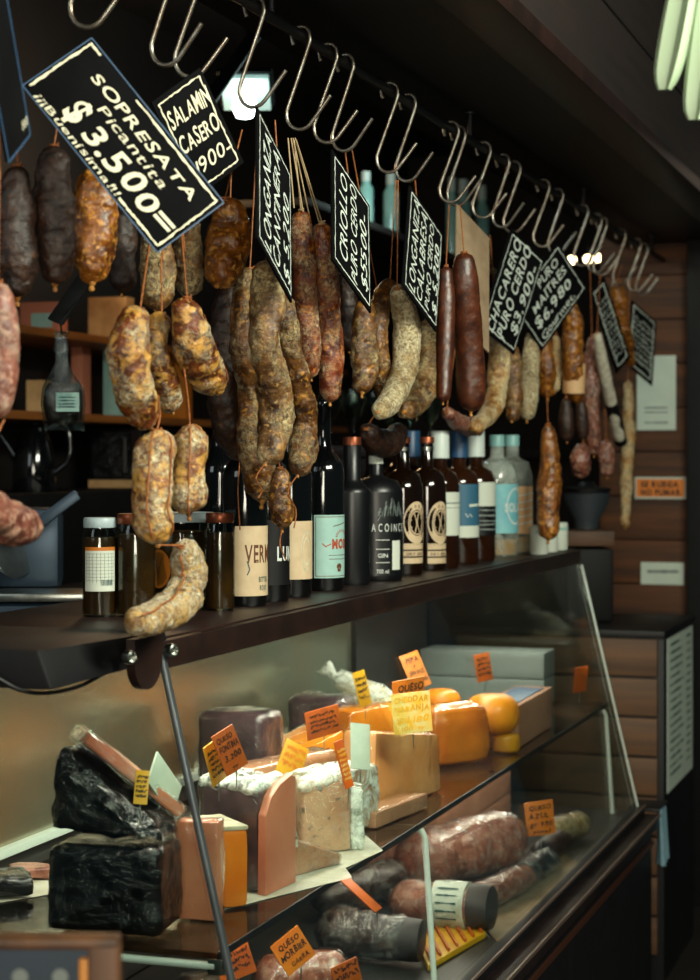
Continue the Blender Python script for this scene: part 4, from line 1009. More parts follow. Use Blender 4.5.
o, lo, hi, H = cheese('cheese_box', 'pink wooden cheese box open at the top, at the end of the shelf', (518, 752), (552, 729), 44, .09, 'pink_box', cat='box', bev=.003)
b, _, _ = slab_bm(hi[0].lerp(hi[2], .12) - UP * .003, hi[1].lerp(hi[3], .12) - UP * .003, .006, .068, bev=.002); obj('blue_lining', b, 'capsule_blue', o)
# film bag of pale cheese sticks behind
q = on_z(392, 745, ZP); k = mpp(q); ax = (RT * .66 - UP * .32).normalized()
b = B(); P0 = at_d(338, 678, dep(q)); tube(b, [P0, P0 + ax * .03, P0 + ax * .10, P0 + ax * .15], [.018, .024, .026, .022], 20); jitter(b, .003, 40, 3)
o = obj('cheese_stick', b, 'cream_cheese', smooth=60); tag(o, 'pale cheese stick in twisted clear film, leaning behind the orange cheeses', 'cheese', CG)
b = B(); tube(b, [P0 - ax * .035 + UP * .012, P0 - ax * .022 + UP * .006, P0 - ax * .01, P0, P0 + ax * .03, P0 + ax * .10, P0 + ax * .155], [.018, .014, .009, .021, .027, .029, .024], 24); bmesh.ops.subdivide_edges(b, edges=list(b.edges), cuts=1, use_grid_fill=True); inflate(b, 0, .005, 50, 3); obj('twisted_film', b, 'wrap_white', o, smooth=70)
cheese('cheese_block', 'cream cheese block propping the film-wrapped stick', (356, 752), (402, 742), 42, .09, 'cream_cheese', group=CG, bev=.006)
# pale trays at the back of the far half
basic('tray_white', '#808784', .5)
for z, h, txt in ((ZP, .072, 'long white tray across the far end of the upper shelf, lower of two'), (ZP + .0735, .068, 'long white tray across the far end of the upper shelf, upper of two')):
    A, Bq = on_y(420, 650, 4.83), on_y(544, 650, 4.83); A.z = Bq.z = z
    b, _, _ = slab_bm(A, Bq, h, .13, bev=.004, jit=.0005); o = obj('tray', b, 'tray_white'); tag(o, txt, 'tray', 'white trays')
for x0, x1, yt, Yp, txt in ((196, 262, 716, 3.25, 'dark wrapped cheese at the back behind the half wheel'), (286, 340, 700, 3.8, 'dark wrapped cheese at the back behind the orange wedge')):
    A, Bq = on_y(x0, 700, Yp), on_y(x1, 700, Yp); A.z = Bq.z = ZP; h = on_y((x0 + x1) / 2, yt, Yp).z - ZP
    b, _, _ = slab_bm(A, Bq, h, .12, bev=.015, jit=.006, freq=25, sub=4); o = obj('wrapped_cheese', b, 'rind_purple', smooth=60); tag(o, txt, 'cheese', CG)
    b, _, _ = slab_bm(A, Bq, h, .12, bev=.015, jit=.006, freq=25, sub=4); inflate(b, .002, .004, 40, 3); obj('plastic_wrap', b, 'wrap_light', o, smooth=60)
# ---------------------------------------------------------------- price cards in the case
KG = 'orange cheese price cards'
def kcard(label_, corners, dpt, lines, board='card_orange', scrawl=0, aspect=1.0, ink='ink', pin=.03):
    return make_card('cheese_price_card', label_, corners, aspect, lines, depth=dpt, board=board, ink=ink, border=None, th=.003, group=KG, bw=.03, scrawl=scrawl, pin=pin, wob=.4)
kcard('dark orange card standing on the big half wheel', [(211, 737), (232, 724), (248, 763), (227, 777)], 2.78, [('QUESO', .1, .8, .24, .13), ('FONTINA', .08, .94, .46, .15), ('3.200', .15, .9, .70, .14), ('gr', .3, .6, .92, .1)], 'card_darkorange', aspect=.6)
kcard('yellow card tucked behind the dark orange one on the half wheel', [(203, 748), (217, 738), (227, 776), (213, 788)], 2.80, [], 'card_yellow', scrawl=5, aspect=.5)
kcard('blank crumpled yellow card leaning by the orange wedge', [(287, 738), (309, 750), (298, 781), (275, 770)], 3.22, [], 'card_yellow', scrawl=3, aspect=.8, ink='card_orange')
kcard('wide dark orange card propped over the orange wedge', [(309, 713), (333, 704), (346, 731), (303, 741)], 3.42, [], 'card_darkorange', scrawl=4, aspect=1.3)
kcard('narrow dark orange strip card stuck in the blue cheese', [(334, 742), (342, 739), (354, 785), (345, 790)], 2.98, [], 'card_darkorange', scrawl=7, aspect=.2, ink='card_cream')
kcard('narrow yellow card stuck by the film-wrapped stick', [(352, 673), (364, 670), (372, 703), (360, 708)], 3.9, [], 'card_yellow', scrawl=4, aspect=.36)
kcard('tall yellow card behind the QUESO card', [(399, 657), (417, 650), (432, 684), (413, 691)], 3.86, [('PEPA', .2, .85, .26, .14), ('y', .45, .6, .42, .1), ('SBRINZ', .12, .9, .62, .13), ('gr 980', .15, .9, .85, .12)], 'card_orange', aspect=.55)
kcard('orange QUESO card in front of the tall yellow one', [(392, 682), (424, 676), (425, 700), (393, 706)], 3.66, [('QUESO', .15, .95, .48, .3, .03), ('MANTECOSO', .05, .95, .9, .28, .03)], 'card_orange', aspect=1.35)
kcard('large pale yellow lettered card on the wrapped orange block', [(391, 695), (429, 690), (433, 731), (394, 735)], 3.42, [('CHEDDAR', .05, .95, .22, .14, .03), ('NARANJA', .05, .95, .44, .14, .03), ('$ 1.180', .08, .9, .72, .15, .03), ('100 gr', .2, .8, .92, .12, .02)], 'card_cream', aspect=.95, ink='card_yellow')
kcard('small orange card in front of the white trays', [(473, 655), (489, 652), (493, 679), (478, 683)], 4.5, [], 'card_darkorange', scrawl=4, aspect=.6)
kcard('small red-orange card at the far end of the upper shelf', [(575, 668), (588, 666), (586, 691), (573, 693)], 4.86, [], 'card_darkorange', scrawl=0, aspect=.5)
kcard('pale blank card back standing between the cheeses', [(350, 722), (370, 725), (370, 770), (351, 769)], 3.25, [], 'card_back', aspect=.45)
kcard('pale card back leaning behind the salmon block by the corner post', [(157, 750), (181, 788), (172, 816), (147, 783)], 2.66, [], 'card_back', aspect=1.5)
kcard('narrow yellow-orange card stuck in the black-wrapped half wheel', [(136, 771), (150, 770), (147, 806), (133, 803)], 2.56, [], 'card_yellow', scrawl=5, aspect=.4)
kcard('small white paper tag beside the pink cut face', [(284, 806), (291, 804), (299, 846), (288, 850)], 2.90, [], 'card_back', scrawl=6, aspect=.25)

# ---------------------------------------------------------------- lower deck
ZL = .561
LG = 'goods on the lower deck'
def log(name, label_, p0, p1, r0, r1, s0, s1, mat, cat='cured meat', wrap=None, cap=None, band=None, lump=.05):
    SEED[0] += 1
    ga, gc = on_z(p0[0], p0[1] + r0, ZL), on_z(p1[0], p1[1] + r1, ZL); ra, rc = r0 * mpp(ga), r1 * mpp(gc)
    a, c = ga + UP * (ra * 1.1 + .005), gc + UP * (rc * 1.1 + .005)
    def mk(g):
        b = B(); n = 14; pts, rr = [], []
        for i in range(n + 1):
            f = i / n; d = min(f, 1 - f); pts.append(a.lerp(c, f)); rr.append((ra + (rc - ra) * f) * (math.sqrt(1 - (1 - min(1, d * 5 + .12)) ** 2) if True else 1) + g)
        tube(b, pts, rr, 22); jitter(b, ra * lump * 2, 1 / ra, SEED[0]); return b
    b = mk(0); o = obj(name, b, mat, smooth=60); tag(o, label_, cat, LG)
    if wrap: b = mk(.002); bmesh.ops.subdivide_edges(b, edges=list(b.edges), cuts=1, use_grid_fill=True); inflate(b, .001, .005, 38, SEED[0]); obj('plastic_wrap', b, wrap, o, smooth=60)
    if cap:
        b = B(); t = (c - a).normalized(); tube(b, [c - t * .03, c - t * .004, c + t * .012, c + t * .015], [rc * 1.03, rc * 1.03, rc * .98, rc * .7], 24); obj('end_cap', b, cap, o)
    if band:
        f0, f1, m = band; b = B(); tube(b, [a.lerp(c, f0), a.lerp(c, f1)], [(ra + (rc - ra) * f0) * 1.06 + .002, (ra + (rc - ra) * f1) * 1.06 + .002], 26); lb = obj('label_band', b, m, o)
        b = B(); t = (c - a).normalized(); e1 = (CAM - a); e1 = (e1 - t * e1.dot(t)).normalized(); e2 = t.cross(e1); L = (c - a).length; Rm = (ra + rc) / 2 * 1.07 + .0035
        def P(u, v, off): an = v / Rm; return a + t * (L * f0 + u) + (e1 * math.cos(an) + e2 * math.sin(an)) * (Rm + off)
        for k in range(5): stroke(b, line_pts((.012, (-.7 + .33 * k) * Rm), (L * (f1 - f0) - .012, (-.7 + .33 * k) * Rm), 6), .0035, P, 0, .5)
        obj('lettering', b, 'ink_teal', lb, smooth=0)
    return o
log('salami', 'thick pink salami with a grey printed band and a dark end cap', (392, 905), (486, 912), 20, 22, .05, .07, 'meat_pink', cap='grey_cap', wrap='wrap', band=(.48, .82, 'label_white'))
log('salami', 'dark wrapped salami lying along the front, grey end facing out', (318, 935), (415, 945), 24, 21, .03, .09, 'meat_dark', cap='grey_cap', wrap='wrap')
log('ham', 'large pink ham in shiny vacuum film, above the banded salami', (405, 868), (515, 845), 30, 30, .0, .0, 'meat_pink', wrap='wrap', lump=.1)
log('salami', 'dark long sausage in film under the shelf edge', (318, 905), (400, 880), 20, 18, -.03, -.03, 'meat_dark', wrap='wrap')
log('ham', 'reddish ham piece with an orange side behind the shelf bracket', (352, 866), (392, 852), 18, 17, .02, .02, 'meat_pink', wrap='wrap')
log('salami', 'tan salami at the far end of the lower deck', (545, 838), (585, 826), 13, 12, .06, .06, 's_tan', wrap='wrap')
log('salami', 'dark salami beside the tan one at the far end', (536, 858), (566, 842), 12, 11, .09, .09, 'meat_dark')
log('salami', 'pink salami in clear film in front of the pink box stack', (477, 903), (530, 878), 14, 12, .02, .03, 'meat_pink', wrap='wrap')
log('ham', 'pale ham joint at the bottom left behind the QUESO MORBIER card', (255, 985), (345, 975), 22, 22, -.08, -.03, 'meat_pink', wrap='wrap_light')
log('ham', 'dark wrapped joint behind the corner post on the lower deck', (235, 1000), (180, 1010), 26, 26, -.15, -.2, 'meat_dark', wrap='wrap')
log('ham', 'brownish ham joint between the banded salami and the far salamis', (522, 878), (548, 862), 12, 11, 0, 0, 'meat_dark', wrap='wrap')
log('salami', 'slim dark salami lying nearest the ledge at the right', (528, 882), (556, 862), 8, 7, 0, 0, 'meat_dark', wrap='wrap')
for i in range(4):
    A_ = on_s(438, 900, -.135); B_ = on_s(511, 880, -.135); A_.z = B_.z = ZL + .064 * i
    b, _, _ = slab_bm(A_, B_, .0625, .14, bev=.004, jit=.0008, seed=i); o = obj('flat_box', b, 'pink_box'); tag(o, ('flat pink cardboard box at the bottom of the stack under the shelf', 'flat pink cardboard box, second from the bottom of the stack', 'flat pink cardboard box, third from the bottom of the stack', 'flat pink cardboard box on top of the stack under the big wheel')[i], 'box', 'pink boxes on the lower deck')
def tray(label_, pts, mat, ribs=0):
    q = [on_z(x, y, ZL) for x, y in pts]; b = B(); hexa(b, q + [v + UP * .012 for v in q]); o = obj('card_tray', b, mat, bevel=.003); tag(o, label_, 'tray', LG)
    if ribs:
        b = B()
        for k in range(ribs):
            f = (k + .5) / ribs; a, c = q[0].lerp(q[1], f), q[3].lerp(q[2], f); boxf(b, (a + c) / 2 + UP * .0155, (c - a).normalized(), UP.cross((c - a).normalized()), UP, (c - a).length * .9, .005, .006)
        obj('ribs', b, 'card_darkorange', o)
def deck_sheet(label_, pts):
    q = [on_z(x, y, ZL) for x, y in pts]; n = 12; b = B(); g = []
    for i in range(n + 1):
        r = []
        for j in range(n + 1):
            p = q[0].lerp(q[1], i / n).lerp(q[3].lerp(q[2], i / n), j / n); p.z += .002 + .0016 * noise.noise(p * 25); r.append(b.verts.new(p))
        g.append(r)
    for i in range(n):
        for j in range(n): b.faces.new((g[i][j], g[i+1][j], g[i+1][j+1], g[i][j+1]))
    geo = bmesh.ops.extrude_face_region(b, geom=list(b.faces))
    for v in geo['geom']:
        if isinstance(v, bmesh.types.BMVert): v.co.z -= .0006
    o = obj('paper_sheet', b, 'cardboard'); tag(o, label_, 'paper')
deck_sheet('crumpled brown paper lining the lower deck towards its far end', [(500, 945), (585, 868), (560, 852), (470, 915)])
tray('ribbed yellow tray under the banded salami', [(428, 972), (486, 938), (470, 915), (415, 945)], 'card_yellow', 7)
kcard('orange card reading QUESO MORBIER GARRA on the lower deck', [(270, 946), (297, 926), (316, 953), (288, 978)], 3.0, [('QUESO', .15, .85, .30, .17, .03), ('MORBIER', .06, .94, .58, .18, .03), ('GARRA', .25, .85, .86, .14, .01)], 'card_orange', aspect=1.0)
kcard('orange card left of the QUESO MORBIER one, partly cut by the corner post', [(212, 955), (247, 941), (257, 971), (222, 985)], 2.82, [], 'card_darkorange', scrawl=3, aspect=1.2)
kcard('small orange card low at the bottom edge, right of the QUESO MORBIER one', [(330, 968), (356, 957), (362, 978), (336, 992)], 3.15, [], 'card_darkorange', scrawl=2, aspect=1.2)
kcard('orange card with black scrawl at the far end of the lower deck', [(524, 803), (552, 799), (556, 833), (527, 837)], 4.25, [('QUESO', .15, .9, .26, .15, .03), ('AZUL', .1, .8, .5, .15, .03), ('gr 990', .12, .9, .74, .15, .03), ('final', .2, .8, .94, .1, .02)], 'card_orange', aspect=.9)
kcard('thin orange strip card lying among the dark salamis', [(340, 880), (347, 876), (382, 908), (375, 913)], 3.35, [], 'card_darkorange', scrawl=0, aspect=.25)
# left corner behind the end glass
b, _, _ = slab_bm(on_z(-14, 902, ZP) , on_z(36, 898, ZP), .03, .09, bev=.012, jit=.006, freq=30, seed=11, sub=5); o = obj('wrapped_cheese', b, 'black_plastic', smooth=60); tag(o, 'low black-wrapped bundle at the left edge of the case', 'cheese', CG)
b, _, _ = slab_bm(on_z(14, 883, ZP), on_z(52, 880, ZP), .018, .05, bev=.004, jit=.004, freq=40, seed=12); o = obj('meat_piece', b, 'meat_pink', smooth=60); tag(o, 'small reddish cured meat piece left of the black wrapped block', 'cured meat', None)
sheet('white parchment sheet behind the black wrapped block', [(-10, 905), (60, 893), (60, 868), (-10, 885)])

# ================================================================== RIGHT END: DRAWERS, NOTICES, GRINDER
dr = thing('drawer_chest', 'tall brown wooden drawer chest with a dark top beyond the case end', 'drawer chest', (-.1, 5.7, 0))
b = B(); box(b, -.45, .167, 5.415, 5.99, 0, .985); obj('carcass', b, 'black_paint', dr, bevel=.003)
b = B(); box(b, -.46, .172, 5.392, 6.0, .985, 1.003); obj('top', b, 'black_paint', dr, bevel=.003)
z = .983
for i in range(8):
    b = B(); box(b, -.44, .15, 5.398, 5.418, z - .109, z - .004); d = obj('drawer', b, 'drawer_wood', dr, bevel=.003); z -= .113
pl = [on_s(667, 637, .1672), on_s(692, 625, .1672), on_s(692, 770, .1672), on_s(667, 791, .1672)]
y0, y1, z0, z1 = pl[0].y, pl[1].y, (pl[2].z + pl[3].z) / 2, (pl[0].z + pl[1].z) / 2
z1 = min(z1, .975)
b = B(); box(b, .1675, .1690, y0, y1, z0, z1); o = obj('price_list', b, 'paper'); tag(o, 'long pale printed price list stuck on the side of the drawer chest', 'paper')
b = B(); P = lambda u, v, off: V((.169 + off, y0 + u, z1 - v))
W, H = y1 - y0, z1 - z0
for i in range(17):
    v = H * (.05 + .053 * i); stroke(b, line_pts((W * .1, v), (W * rng.uniform(.45, .62), v), 8), .006, P, .0006, .5); stroke(b, line_pts((W * .74, v), (W * .9, v), 4), .006, P, .0006, .5)
obj('lettering', b, 'ink_teal', o, smooth=0)
YW = 6.447
def notice(name, label_, x0, y0, x1, y1, mat, cat='notice', th=.003):
    a, c = on_y(x0, y0, YW), on_y(x1, y1, YW); b = B(); box(b, a.x, c.x, YW - th, YW, c.z, a.z); o = obj(name, b, mat); tag(o, label_, cat)
    w, h = c.x - a.x, a.z - c.z
    return o, (lambda u, v, off: V((a.x + u * w, YW - th - off, a.z - v * h))), w, h
o, P, w, h = notice('notice_sign', 'white paper notice pinned highest on the board wall', 637, 356, 676, 430, 'paper')
b = B()
for v in (.70, .76, .90): stroke(b, line_pts((.2, v), (.8, v), 6), .018, P, .0008, .4)
obj('lettering', b, 'print_grey', o, smooth=0)
o, P, w, h = notice('warning_sign', 'orange sign with white border reading SE RUEGA NO FUMAR', 635, 477, 686, 499, 'label_white', 'sign')
b = B(); patch(b, .03, .97, .09, .91, P, .001, 2); f = obj('orange_field', b, 'sign_orange', o); b = B()
put_text(b, 'SE RUEGA', .12, .86, .46, .27, P, .0018, .05); put_text(b, 'NO FUMAR', .12, .9, .83, .27, P, .0018, .05); obj('lettering', b, 'ink', f, smooth=0)
o, P, w, h = notice('label_sign', 'small white label with one faint printed line, lowest on the board wall', 641, 562, 684, 585, 'paper')
b = B(); stroke(b, line_pts((.15, .42), (.88, .40), 10), .12, P, .0008, .4); obj('lettering', b, 'print_grey', o, smooth=0)
# coffee grinder on the chest
g = on_z(594, 627, 1.003); g = V((g.x - .07, 5.72, 1.004)); k = mpp(g)
gr = thing('coffee_grinder', 'black coffee grinder with a blue-grey hopper on the drawer chest', 'coffee grinder', g)
b = B(); boxf(b, g + UP * .11, RT, V((FW.x, FW.y, 0)), UP, .14, .18,   .22); obj('body', b, 'deep_black', gr, bevel=.012)
b = B(); boxf(b, g + UP * .25, RT, V((FW.x, FW.y, 0)), UP, .145, .185, .045); obj('wooden_band', b, 'drawer_wood', gr, bevel=.004)
b = B(); lathe(b, [(.0, .275), (.035, .275), (.038, .30), (.068, .36), (.07, .385), (.066, .387), (0, .387)], g, 28); obj('hopper', b, 'grinder_blue', gr)
b = B(); lathe(b, [(0, .388), (.072, .388), (.074, .40), (.03, .408), (.02, .42), (0, .42)], g, 28); obj('lid', b, 'black_paint', gr)
# cloth and block of wood hung on the end of the ledge
c = on_s(643, 832, .2)
b = B(); n = 16
for sd in (0,):
    top = [V((.212, Y1 + .035, .56)), V((.205, Y1 + .16, .56))]
    rows = []
    for i in range(9):
        f = i / 8; r = []
        for j in range(n + 1):
            u = j / n; p = top[0].lerp(top[1], u); p = p + UP * (-.15 * f) + V((.010 * math.sin(u * 16 + .4) * (.35 + f), 0, 0)); r.append(p)
        rows.append(r)
    fr = [[b.verts.new(p) for p in r] for r in rows]
    for i in range(8):
        for j in range(n): b.faces.new((fr[i][j], fr[i][j+1], fr[i+1][j+1], fr[i+1][j]))
geo = bmesh.ops.extrude_face_region(b, geom=list(b.faces))
for v in geo['geom']:
    if isinstance(v, bmesh.types.BMVert): v.co.x += .004
o = obj('hanging_cloth', b, 'cloth_blue', smooth=70); tag(o, 'pale blue cloth hung at the far end of the case ledge', 'cloth')
b = B(); box(b, .13, .215, Y1 + .03, Y1 + .17, .553, .562); o = obj('towel_rail', b, 'black_paint', bevel=.003); tag(o, 'short black rail the blue cloth hangs from', 'rail')

# ================================================================== BEHIND THE COUNTER
# wall shelves on the left with what stands on them
def shelf(label_, x, y0, y1, z, d=.3, mat='shelf_wood'):
    b = B(); box(b, x - d, x, y0, y1, z - .022, z); o = obj('wall_shelf', b, mat, bevel=.002); tag(o, label_, 'shelf', 'shelves on the back wall'); return o
XS = -1.38
zs1 = on_s(60, 330, XS).z; zs2 = on_s(70, 413, XS).z; zs3 = on_s(110, 490, XS).z
shelf('upper orange-brown wall shelf behind the counter', XS, 4.4, 7.2, zs1, .32)
shelf('middle orange-brown wall shelf behind the counter', XS, 4.4, 7.2, zs2, .32)
b = B(); box(b, -1.69, -1.3, 4.2, 7.4, 0, zs3); wk = obj('back_cabinet', b, 'black_paint', bevel=.003); tag(wk, 'dark back cabinet under the wall shelves', 'cabinet')
def carton(label_, px0, px1, pyt, s, z, mat, d=.06, cat='box', group='boxes on the wall shelves', panel=None):
    m = on_s((px0 + px1) / 2, 400, s); x0, x1 = on_y(px0, 400, m.y).x, on_y(px1, 400, m.y).x; h = on_y((px0 + px1) / 2, pyt, m.y).z - z
    b = B(); box(b, x0, x1, m.y, m.y + d, z, z + h); o = obj('carton', b, mat, bevel=.002); tag(o, label_, cat, group)
    if panel: b = B(); box(b, x0 + (x1 - x0) * .3, x0 + (x1 - x0) * .85, m.y - .002, m.y, z + h * .2, z + h * .65); obj('label', b, panel, o)
    return o
carton('pinkish carton with a teal label on the upper wall shelf', 20, 58, 302, XS - .14, zs1 + .001, 'pink_pack', panel='label_teal')
carton('pale tan carton on the upper wall shelf', 88, 126, 297, XS - .14, zs1 + .001, 'tan_box')
carton('pink-brown upright packet on the middle wall shelf', 71, 82, 345, XS - .14, zs2 + .001, 'pink_pack')
carton('pale teal carton on the middle wall shelf', 103, 118, 335, XS - .14, zs2 + .001, 'label_teal')
carton('low brown carton on the middle wall shelf', 26, 42, 380, XS - .14, zs2 + .001, 'tan_box')
carton('tan carton behind the pale sausages on the middle shelf', 150, 185, 352, XS - .14, zs2 + .001, 'label_orange')
# microwave, kettle on the back counter
YM = on_s(115, 440, -1.5).y; x0, x1 = on_y(90, 440, YM).x, on_y(142, 440, YM).x; h = on_y(115, 428, YM).z - zs3
mw = thing('microwave', 'black microwave with a pale lower frame on the back cabinet', 'microwave', ((x0 + x1) / 2, YM + .1, zs3))
b = B(); box(b, x0, x1, YM, YM + .3, zs3 + .001, zs3 + h); obj('body', b, 'black_paint', mw, bevel=.004)
b = B(); box(b, x0 + .012, x0 + (x1 - x0) * .8, YM - .016, YM - .001, zs3 + .03, zs3 + h - .012); d = obj('door', b, 'black_plastic', mw, bevel=.004)
b = B(); tube(b, [(x0 + (x1 - x0) * .76, YM - .035, zs3 + .05), (x0 + (x1 - x0) * .76, YM - .035, zs3 + h - .03)], .007, 10); obj('handle', b, 'dark_metal', d)
b = B(); box(b, x0, x1, YM - .012, YM - .001, zs3 + .002, zs3 + .026); obj('lower_frame', b, 'tan_box', mw)
b = B(); box(b, x0 + (x1 - x0) * .82, x1 - .006, YM - .01, YM - .001, zs3 + .03, zs3 + h - .012); obj('control_panel', b, 'dark_metal', mw)
kc = on_s(38, 500, -1.05); kc = V((-1.05, kc.y, zs3 - .05)); 
b = B(); box(b, -1.25, -.55, 2.9, 4.6, 1.13, 1.165); wt = obj('work_table', b, 'dark_metal', bevel=.004); tag(wt, 'dark work table behind the counter that carries the slicer', 'table')
for x in (-1.2, -.6):
    for y in (2.95, 4.55): b = B(); box(b, x - .02, x + .02, y - .02, y + .02, 0, 1.13); obj('leg', b, 'dark_metal', wt)
kc = on_s(34, 490, -1.42); kc.z = zs3 + .001
kt = thing('kettle', 'black kettle with a looped handle on the back cabinet, left of the microwave', 'kettle', kc); kt.scale = (.72, .72, .72)
b = B(); lathe(b, [(0, 0), (.078, 0), (.082, .01), (.078, .12), (.062, .2), (.05, .235), (.03, .25), (0, .252)], kc, 30); obj('body', b, 'wine_glass_dark', kt)
b = B(); lathe(b, [(0, .252), (.02, .254), (.012, .266), (.016, .28), (0, .285)], kc, 20); obj('lid', b, 'black_paint', kt)
b = B(); tube(b, spline([tuple(kc + RT * x + UP * z) for x, z in ((.045, .235), (.10, .255), (.135, .21), (.13, .12), (.075, .07))], 22), .011, 10); obj('handle', b, 'wine_glass_dark', kt)
b = B(); tube(b, [kc - RT * .06 + UP * .12, kc - RT * .10 + UP * .18, kc - RT * .125 + UP * .215], [.022, .014, .010], 12); obj('spout', b, 'wine_glass_dark', kt)
# meat slicer
sc_ = V((-.72, on_s(40, 600, -.72).y, 1.166))
sl = thing('meat_slicer', 'brushed metal meat slicer with a round blade behind the jars', 'meat slicer', sc_)
F2 = V((FW.x, FW.y, 0))
b = B(); boxf(b, sc_ + UP * .028, RT, F2, UP, .26, .30, .05); obj('base', b, 'slicer_dark', sl, bevel=.018)
b = B(); lathe(b, [(0, 0), (.072, 0), (.076, .004), (.072, .008), (.03, .012), (0, .012)], sc_ + UP * .165 - RT * .06 + F2 * .0, 44, (-F2 * .5 + RT * .9 + UP * .25)); obj('blade', b, 'brushed', sl)
b = B(); boxf(b, sc_ + UP * .15 - RT * .03 + F2 * .055, RT, F2, UP, .13, .07, .16); obj('motor_housing', b, 'slicer_dark', sl, bevel=.02)
axx = (RT + UP * .75).normalized(); b = B(); boxf(b, sc_ + UP * .22 + RT * .035 - F2 * .09, axx, F2, axx.cross(F2), .13, .012, .022); obj('carriage_arm', b, 'slicer_dark', sl, bevel=.004)
b = B(); boxf(b, sc_ + UP * .064 + RT * .02 - F2 * .06, RT, F2, UP, .20, .16, .016); obj('carriage_plate', b, 'steel', sl, bevel=.004)
b = B(); lathe(b, [(0, 0), (.018, 0), (.02, .02), (.012, .03), (0, .032)], sc_ + UP * .028 + RT * .07 - F2 * .15, 20, -F2); obj('dial', b, 'black_paint', sl)
# hanging bag of coffee on a dark arm
pt = on_s(72, 332, -.62); 
def pouch(secs, name, mat, par, grow=0, amp=.002, sd=1):
    b = B(); rings = []
    for (x, y, w, dd) in secs:
        q = on_s(x, y, -.62); k = mpp(q); r = []
        for i in range(28):
            a = 2 * math.pi * i / 28; ca, sa = math.cos(a), math.sin(a); ex = .55
            r.append(q + RT * (math.copysign(abs(ca) ** ex, ca) * (w * k / 2 + grow)) + F2 * (math.copysign(abs(sa) ** .8, sa) * (dd * k / 2 + grow)))
        rings.append(r)
    ring_surface(b, rings); jitter(b, amp, 45, sd); return obj(name, b, mat, par, smooth=70)
bag = thing('coffee_bag', 'clear bag of dark coffee beans with a teal label, hanging by its twisted neck', 'bag', on_s(63, 428, -.62))
pouch([(64, 421, 36, 14), (63, 405, 40, 24), (63, 390, 37, 24), (63, 383, 30, 18)], 'beans', 'coffee', bag)
pouch([(64, 430, 37, 2), (64, 423, 38, 12), (63, 405, 42, 26), (63, 388, 38, 25), (62, 372, 20, 14), (62, 362, 9, 8), (61, 350, 13, 6), (61, 338, 11, 4), (62, 332, 13, 2)], 'plastic_film', 'bag_film', bag, .002, .005, 4)
q0 = on_s(72, 403, -.62) - F2 * .058; k = mpp(q0); b = B(); boxf(b, q0, RT, F2, UP, 23 * k, .002, 19 * k); lb = obj('label', b, 'label_teal', bag)
b = B(); P = lambda u, v, off: q0 + RT * ((u - .5) * 23 * k) + UP * ((.5 - v) * 19 * k) - F2 * (.001 + off)
for v in (.25, .42, .6, .76): stroke(b, line_pts((.12, v), (.85, v), 8), .06, P, .0006, .5)
obj('lettering', b, 'ink_teal', lb, smooth=0)
b = B(); tube(b, [on_s(62, 334, -.62), on_s(60, 320, -.62), on_s(78, 300, -.62)], .002, 6); obj('hanging_cord', b, 'black_paint', bag)
b = B(); q0, q1 = on_s(54, 322, -.66), on_s(236, 60, -.66); ax = (q1 - q0).normalized(); up_ = ax.cross(F2); q1 = q0 + ax * ((2.98 - q0.z) / ax.z)
boxf(b, q0.lerp(q1, .5) + F2 * .012, ax, F2, up_, (q1 - q0).length, .02, .05); o = obj('hanging_bar', b, 'black_paint', bevel=.004); tag(o, 'long dark bar slanting up from above the coffee bag past the glowing lamp', 'bar')
# high shelf with pale glass jars
XJ = -.95; zj = on_s(372, 236, XJ).z
hs = shelf('high dark shelf of glass jars behind the price cards', XJ + .12, 5.2, 8.6, zj, .24, 'back_dark')
for px, w, yt, txt in ((366, 15, 172, 'teal glass jar on the high shelf beside the CRIOLLO card'), (391, 16, 174, 'teal glass jar on the high shelf, left of the LONGANIZA CALABRESA card'), (452, 12, 178, 'teal glass jar on the high shelf above the cardboard tag'), (463, 16, 180, 'tall teal glass jar on the high shelf above the cardboard tag'), (482, 14, 186, 'teal glass jar on the high shelf right of the cardboard tag')):
    q = on_s(px, 236, XJ); c = V((XJ, q.y, zj + .001)); k = mpp(q); H = on_s(px, yt, XJ).z - zj; R = w * k / 2
    b = B(); lathe(b, [(0, 0), (R * .95, 0), (R, .01), (R, H * .72), (R * .6, H * .8), (R * .55, H * .84)], c, 24); o = obj('glass_jar', b, 'jar_teal', origin=c); tag(o, txt, 'jar', 'jars on the high shelf')
    b = B(); lathe(b, [(0, H * .84), (R * .62, H * .84), (R * .62, H), (0, H)], c, 24); obj('lid', b, 'capsule_white', o)
